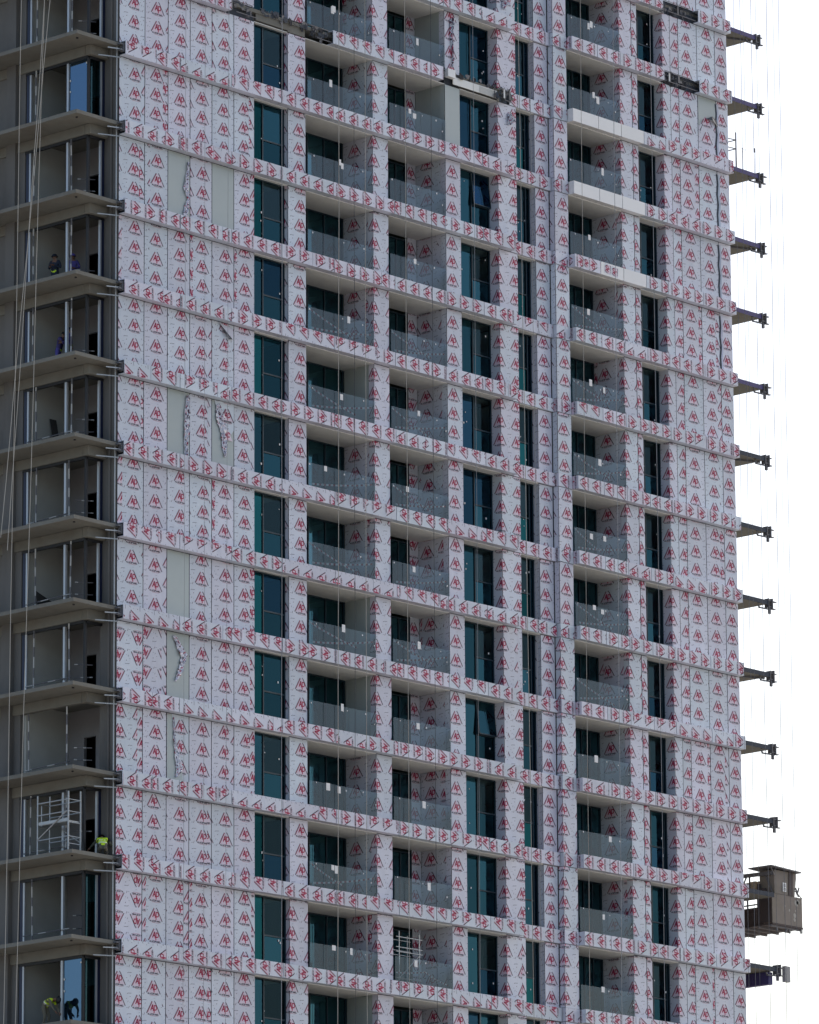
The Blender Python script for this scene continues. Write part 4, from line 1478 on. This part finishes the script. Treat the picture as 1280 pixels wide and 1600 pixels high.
    if vest or band:
        # vest: body faces of the trunk pushed outwards
        bm_.update()
        vb = MB()
        nr = [v.normal.copy() for v in bm_.vertices]
        a, b = Jv['pelvis'], Jv['chest'] + (Jv['neck'] - Jv['chest']) * .55
        ax = b - a
        used = {}
        for f in F:
            c = sum((V[i] for i in f), Vector()) / len(f)
            t = (c - a).dot(ax) / ax.length_squared
            rdl = (c - a - ax * t).length
            if -.02 < t < 1.05 and rdl < .30 and best is not None:
                zn = min(zones, key=lambda q: dseg(c, Jv[q[1]], Jv[q[2]]) * q[3])
                if zn[1] in ('pelvis', 'chest') or (zn[1] in ('shl', 'shr') and t > .7 and rdl < .24):
                    if band and not vest and not (.02 < t < .16):
                        continue
                    mt = 'hi_vis_band' if (.22 < t < .34 or .55 < t < .64) and vest else 'hi_vis'
                    vb.poly([Vector(loc) + (rotm @ (V[i] + nr[i] * .014)) for i in f], mt)
        if vb.f:
            vb.build('vest' if vest else 'reflective_belt', root, smooth=False)
    bpy.data.meshes.remove(bm_)
    return root

def stand(h=1.75, **over):
    k = h / 1.75
    J = dict(pelvis=(0, 0, .94), waist=(0, .01, 1.10), chest=(0, 0, 1.34), neck=(0, .01, 1.50), head=(0, .03, 1.61), crown=(0, .02, 1.69),
             shl=(.19, 0, 1.42), ell=(.26, .02, 1.14), wrl=(.22, .16, .92), shr=(-.19, 0, 1.42), elr=(-.26, .02, 1.14), wrr=(-.22, .16, .92),
             hpl=(.09, 0, .88), knl=(.11, .03, .49), anl=(.11, 0, .09), tol=(.12, .16, .05), hpr=(-.09, 0, .88), knr=(-.11, .03, .49),
             anr=(-.11, 0, .09), tor=(-.12, .16, .05))
    J.update(over)
    return {a: (x * k, y * k, z * k) for a, (x, y, z) in J.items()}

CAMDIR = math.atan2(-(fw.y), -(fw.x)) - math.pi / 2       # yaw that faces the camera
z3, z4 = -H * 3 - .08, -H * 4 - .08
worker('worker in dark navy coverall and hi-vis belt left of a worker in purple', (-.42, 3.38, z3), CAMDIR - .35,
       stand(1.76, wrr=(-.05, .26, 1.22), elr=(-.30, .06, 1.14), wrl=(.12, .24, 1.16)), 'cloth_navy', 'cloth_navy', 'hat_navy', band=True)
worker('worker in purple coverall and purple hard hat standing near the concrete slab corner', (.09, 2.83, z3), CAMDIR + .1,
       stand(1.78, wrl=(.08, .26, 1.10), wrr=(-.08, .26, 1.08), ell=(.30, .06, 1.16), elr=(-.30, .06, 1.16)), 'cloth_purple', 'cloth_purple', 'hat_purple')
worker('worker in indigo coverall leaning towards a companion behind the aluminium mullion', (-.62, 2.95, z4), CAMDIR + 1.2,
       stand(1.76, chest=(0, .14, 1.32), neck=(0, .22, 1.46), head=(0, .27, 1.56), crown=(0, .29, 1.64), shl=(.19, .16, 1.40), shr=(-.19, .16, 1.40),
             ell=(.26, .34, 1.16), elr=(-.26, .34, 1.16), wrl=(.16, .52, 1.04), wrr=(-.16, .52, 1.04), waist=(0, .06, 1.10)),
       'cloth_indigo', 'cloth_purple', 'hat_black', band=True)
worker('worker in indigo clothes and green belt half hidden by the aluminium mullion', (-.60, 2.25, z4), CAMDIR - 1.5,
       stand(1.80, wrl=(.10, .35, 1.2), wrr=(-.1, .35, 1.1)), 'cloth_indigo', 'cloth_olive', 'hat_navy', band=True)
z10, z12 = -H * 10 - .08, -H * 12 - .08
kneel = dict(pelvis=(0, -.10, .34), waist=(0, .0, .46), chest=(0, .16, .62), neck=(0, .28, .72), head=(0, .37, .76), crown=(0, .43, .81),
             shl=(.20, .18, .66), ell=(.40, .26, .46), wrl=(.52, .40, .28), shr=(-.20, .18, .66), elr=(-.38, .26, .48), wrr=(-.50, .36, .34),
             hpl=(.10, -.10, .32), knl=(.16, .26, .10), anl=(.15, -.16, .09), tol=(.15, -.30, .05), hpr=(-.10, -.10, .32), knr=(-.16, .26, .10),
             anr=(-.15, -.16, .09), tor=(-.15, -.30, .05))
worker('crouching worker in hi-vis vest at a concrete slab edge next to the scaffold tower', (-.62, .12, z10), CAMDIR + math.pi + .15,
       kneel, 'cloth_olive', 'cloth_khaki', 'hat_black', vest=True)
bent = dict(pelvis=(0, -.32, .90), waist=(0, -.20, 1.02), chest=(0, .04, 1.12), neck=(0, .19, 1.13), head=(0, .29, 1.10), crown=(0, .37, 1.07),
            shl=(.19, .05, 1.10), ell=(.24, .16, .82), wrl=(.14, .30, .60), shr=(-.19, .05, 1.10), elr=(-.24, .16, .82), wrr=(-.12, .32, .58),
            hpl=(.10, -.32, .85), knl=(.13, -.20, .46), anl=(.12, -.32, .09), tol=(.13, -.16, .05), hpr=(-.10, -.32, .85), knr=(-.13, -.16, .46),
            anr=(-.12, -.26, .09), tor=(-.13, -.10, .05))
worker('worker in hi-vis vest bending forward before the blue glass at the bottom left', (-1.62, 2.05, z12), math.pi + .25,
       bent, 'cloth_khaki', 'cloth_khaki', 'hat_black', vest=True)

# ================================================================== odds and ends in the concrete corner
for n in range(-1, NMAX + 1):
    zt = -H * n
    mb = MB()
    mb.tube([(-2.18, .32, zt - .29), (-2.18, .32, zt - .235)], .05, 'dark_void', n=8)
    mb.build('drain_spigot', tower)
mat('board_dark', (0.05, 0.05, 0.05), rough=0.8, var=0.2, nscale=4)
def lean_board(label, a, b, w, h, mt, foot=.25, group='boards leaning in the corner rooms'):
    """Board leaning on the room's rear wall: a, b foot ends; leans towards +Y."""
    mb = MB()
    t = .03
    ax, ay, z = a
    bx, by, _ = b
    mb.hexa(((ax, ay, z), (bx, by, z), (bx, by + t, z), (ax, ay + t, z),
             (ax, ay + foot, z + h), (bx, by + foot, z + h * w), (bx, by + foot + t, z + h * w), (ax, ay + foot + t, z + h)), mt)
    top_thing(mb, 'leaning_board', label, 'board', group)
z7 = -H * 7 - .08
lean_board('dark broken board leaning in the eighth concrete corner room from the top', (-.55, 4.0, z7), (.35, 4.0, z7), .75, 1.25, 'board_dark')
lean_board('narrow dark plank leaning beside the broken board in the corner room', (.42, 3.7, z7), (.62, 3.7, z7), 1.0, .95, 'board_dark', .45)
z5 = -H * 5 - .08
lean_board('tall dark panel leaning in the sixth concrete corner room from the top', (.25, 3.9, z5), (.62, 3.9, z5), 1.0, 1.85, 'board_dark', .4)
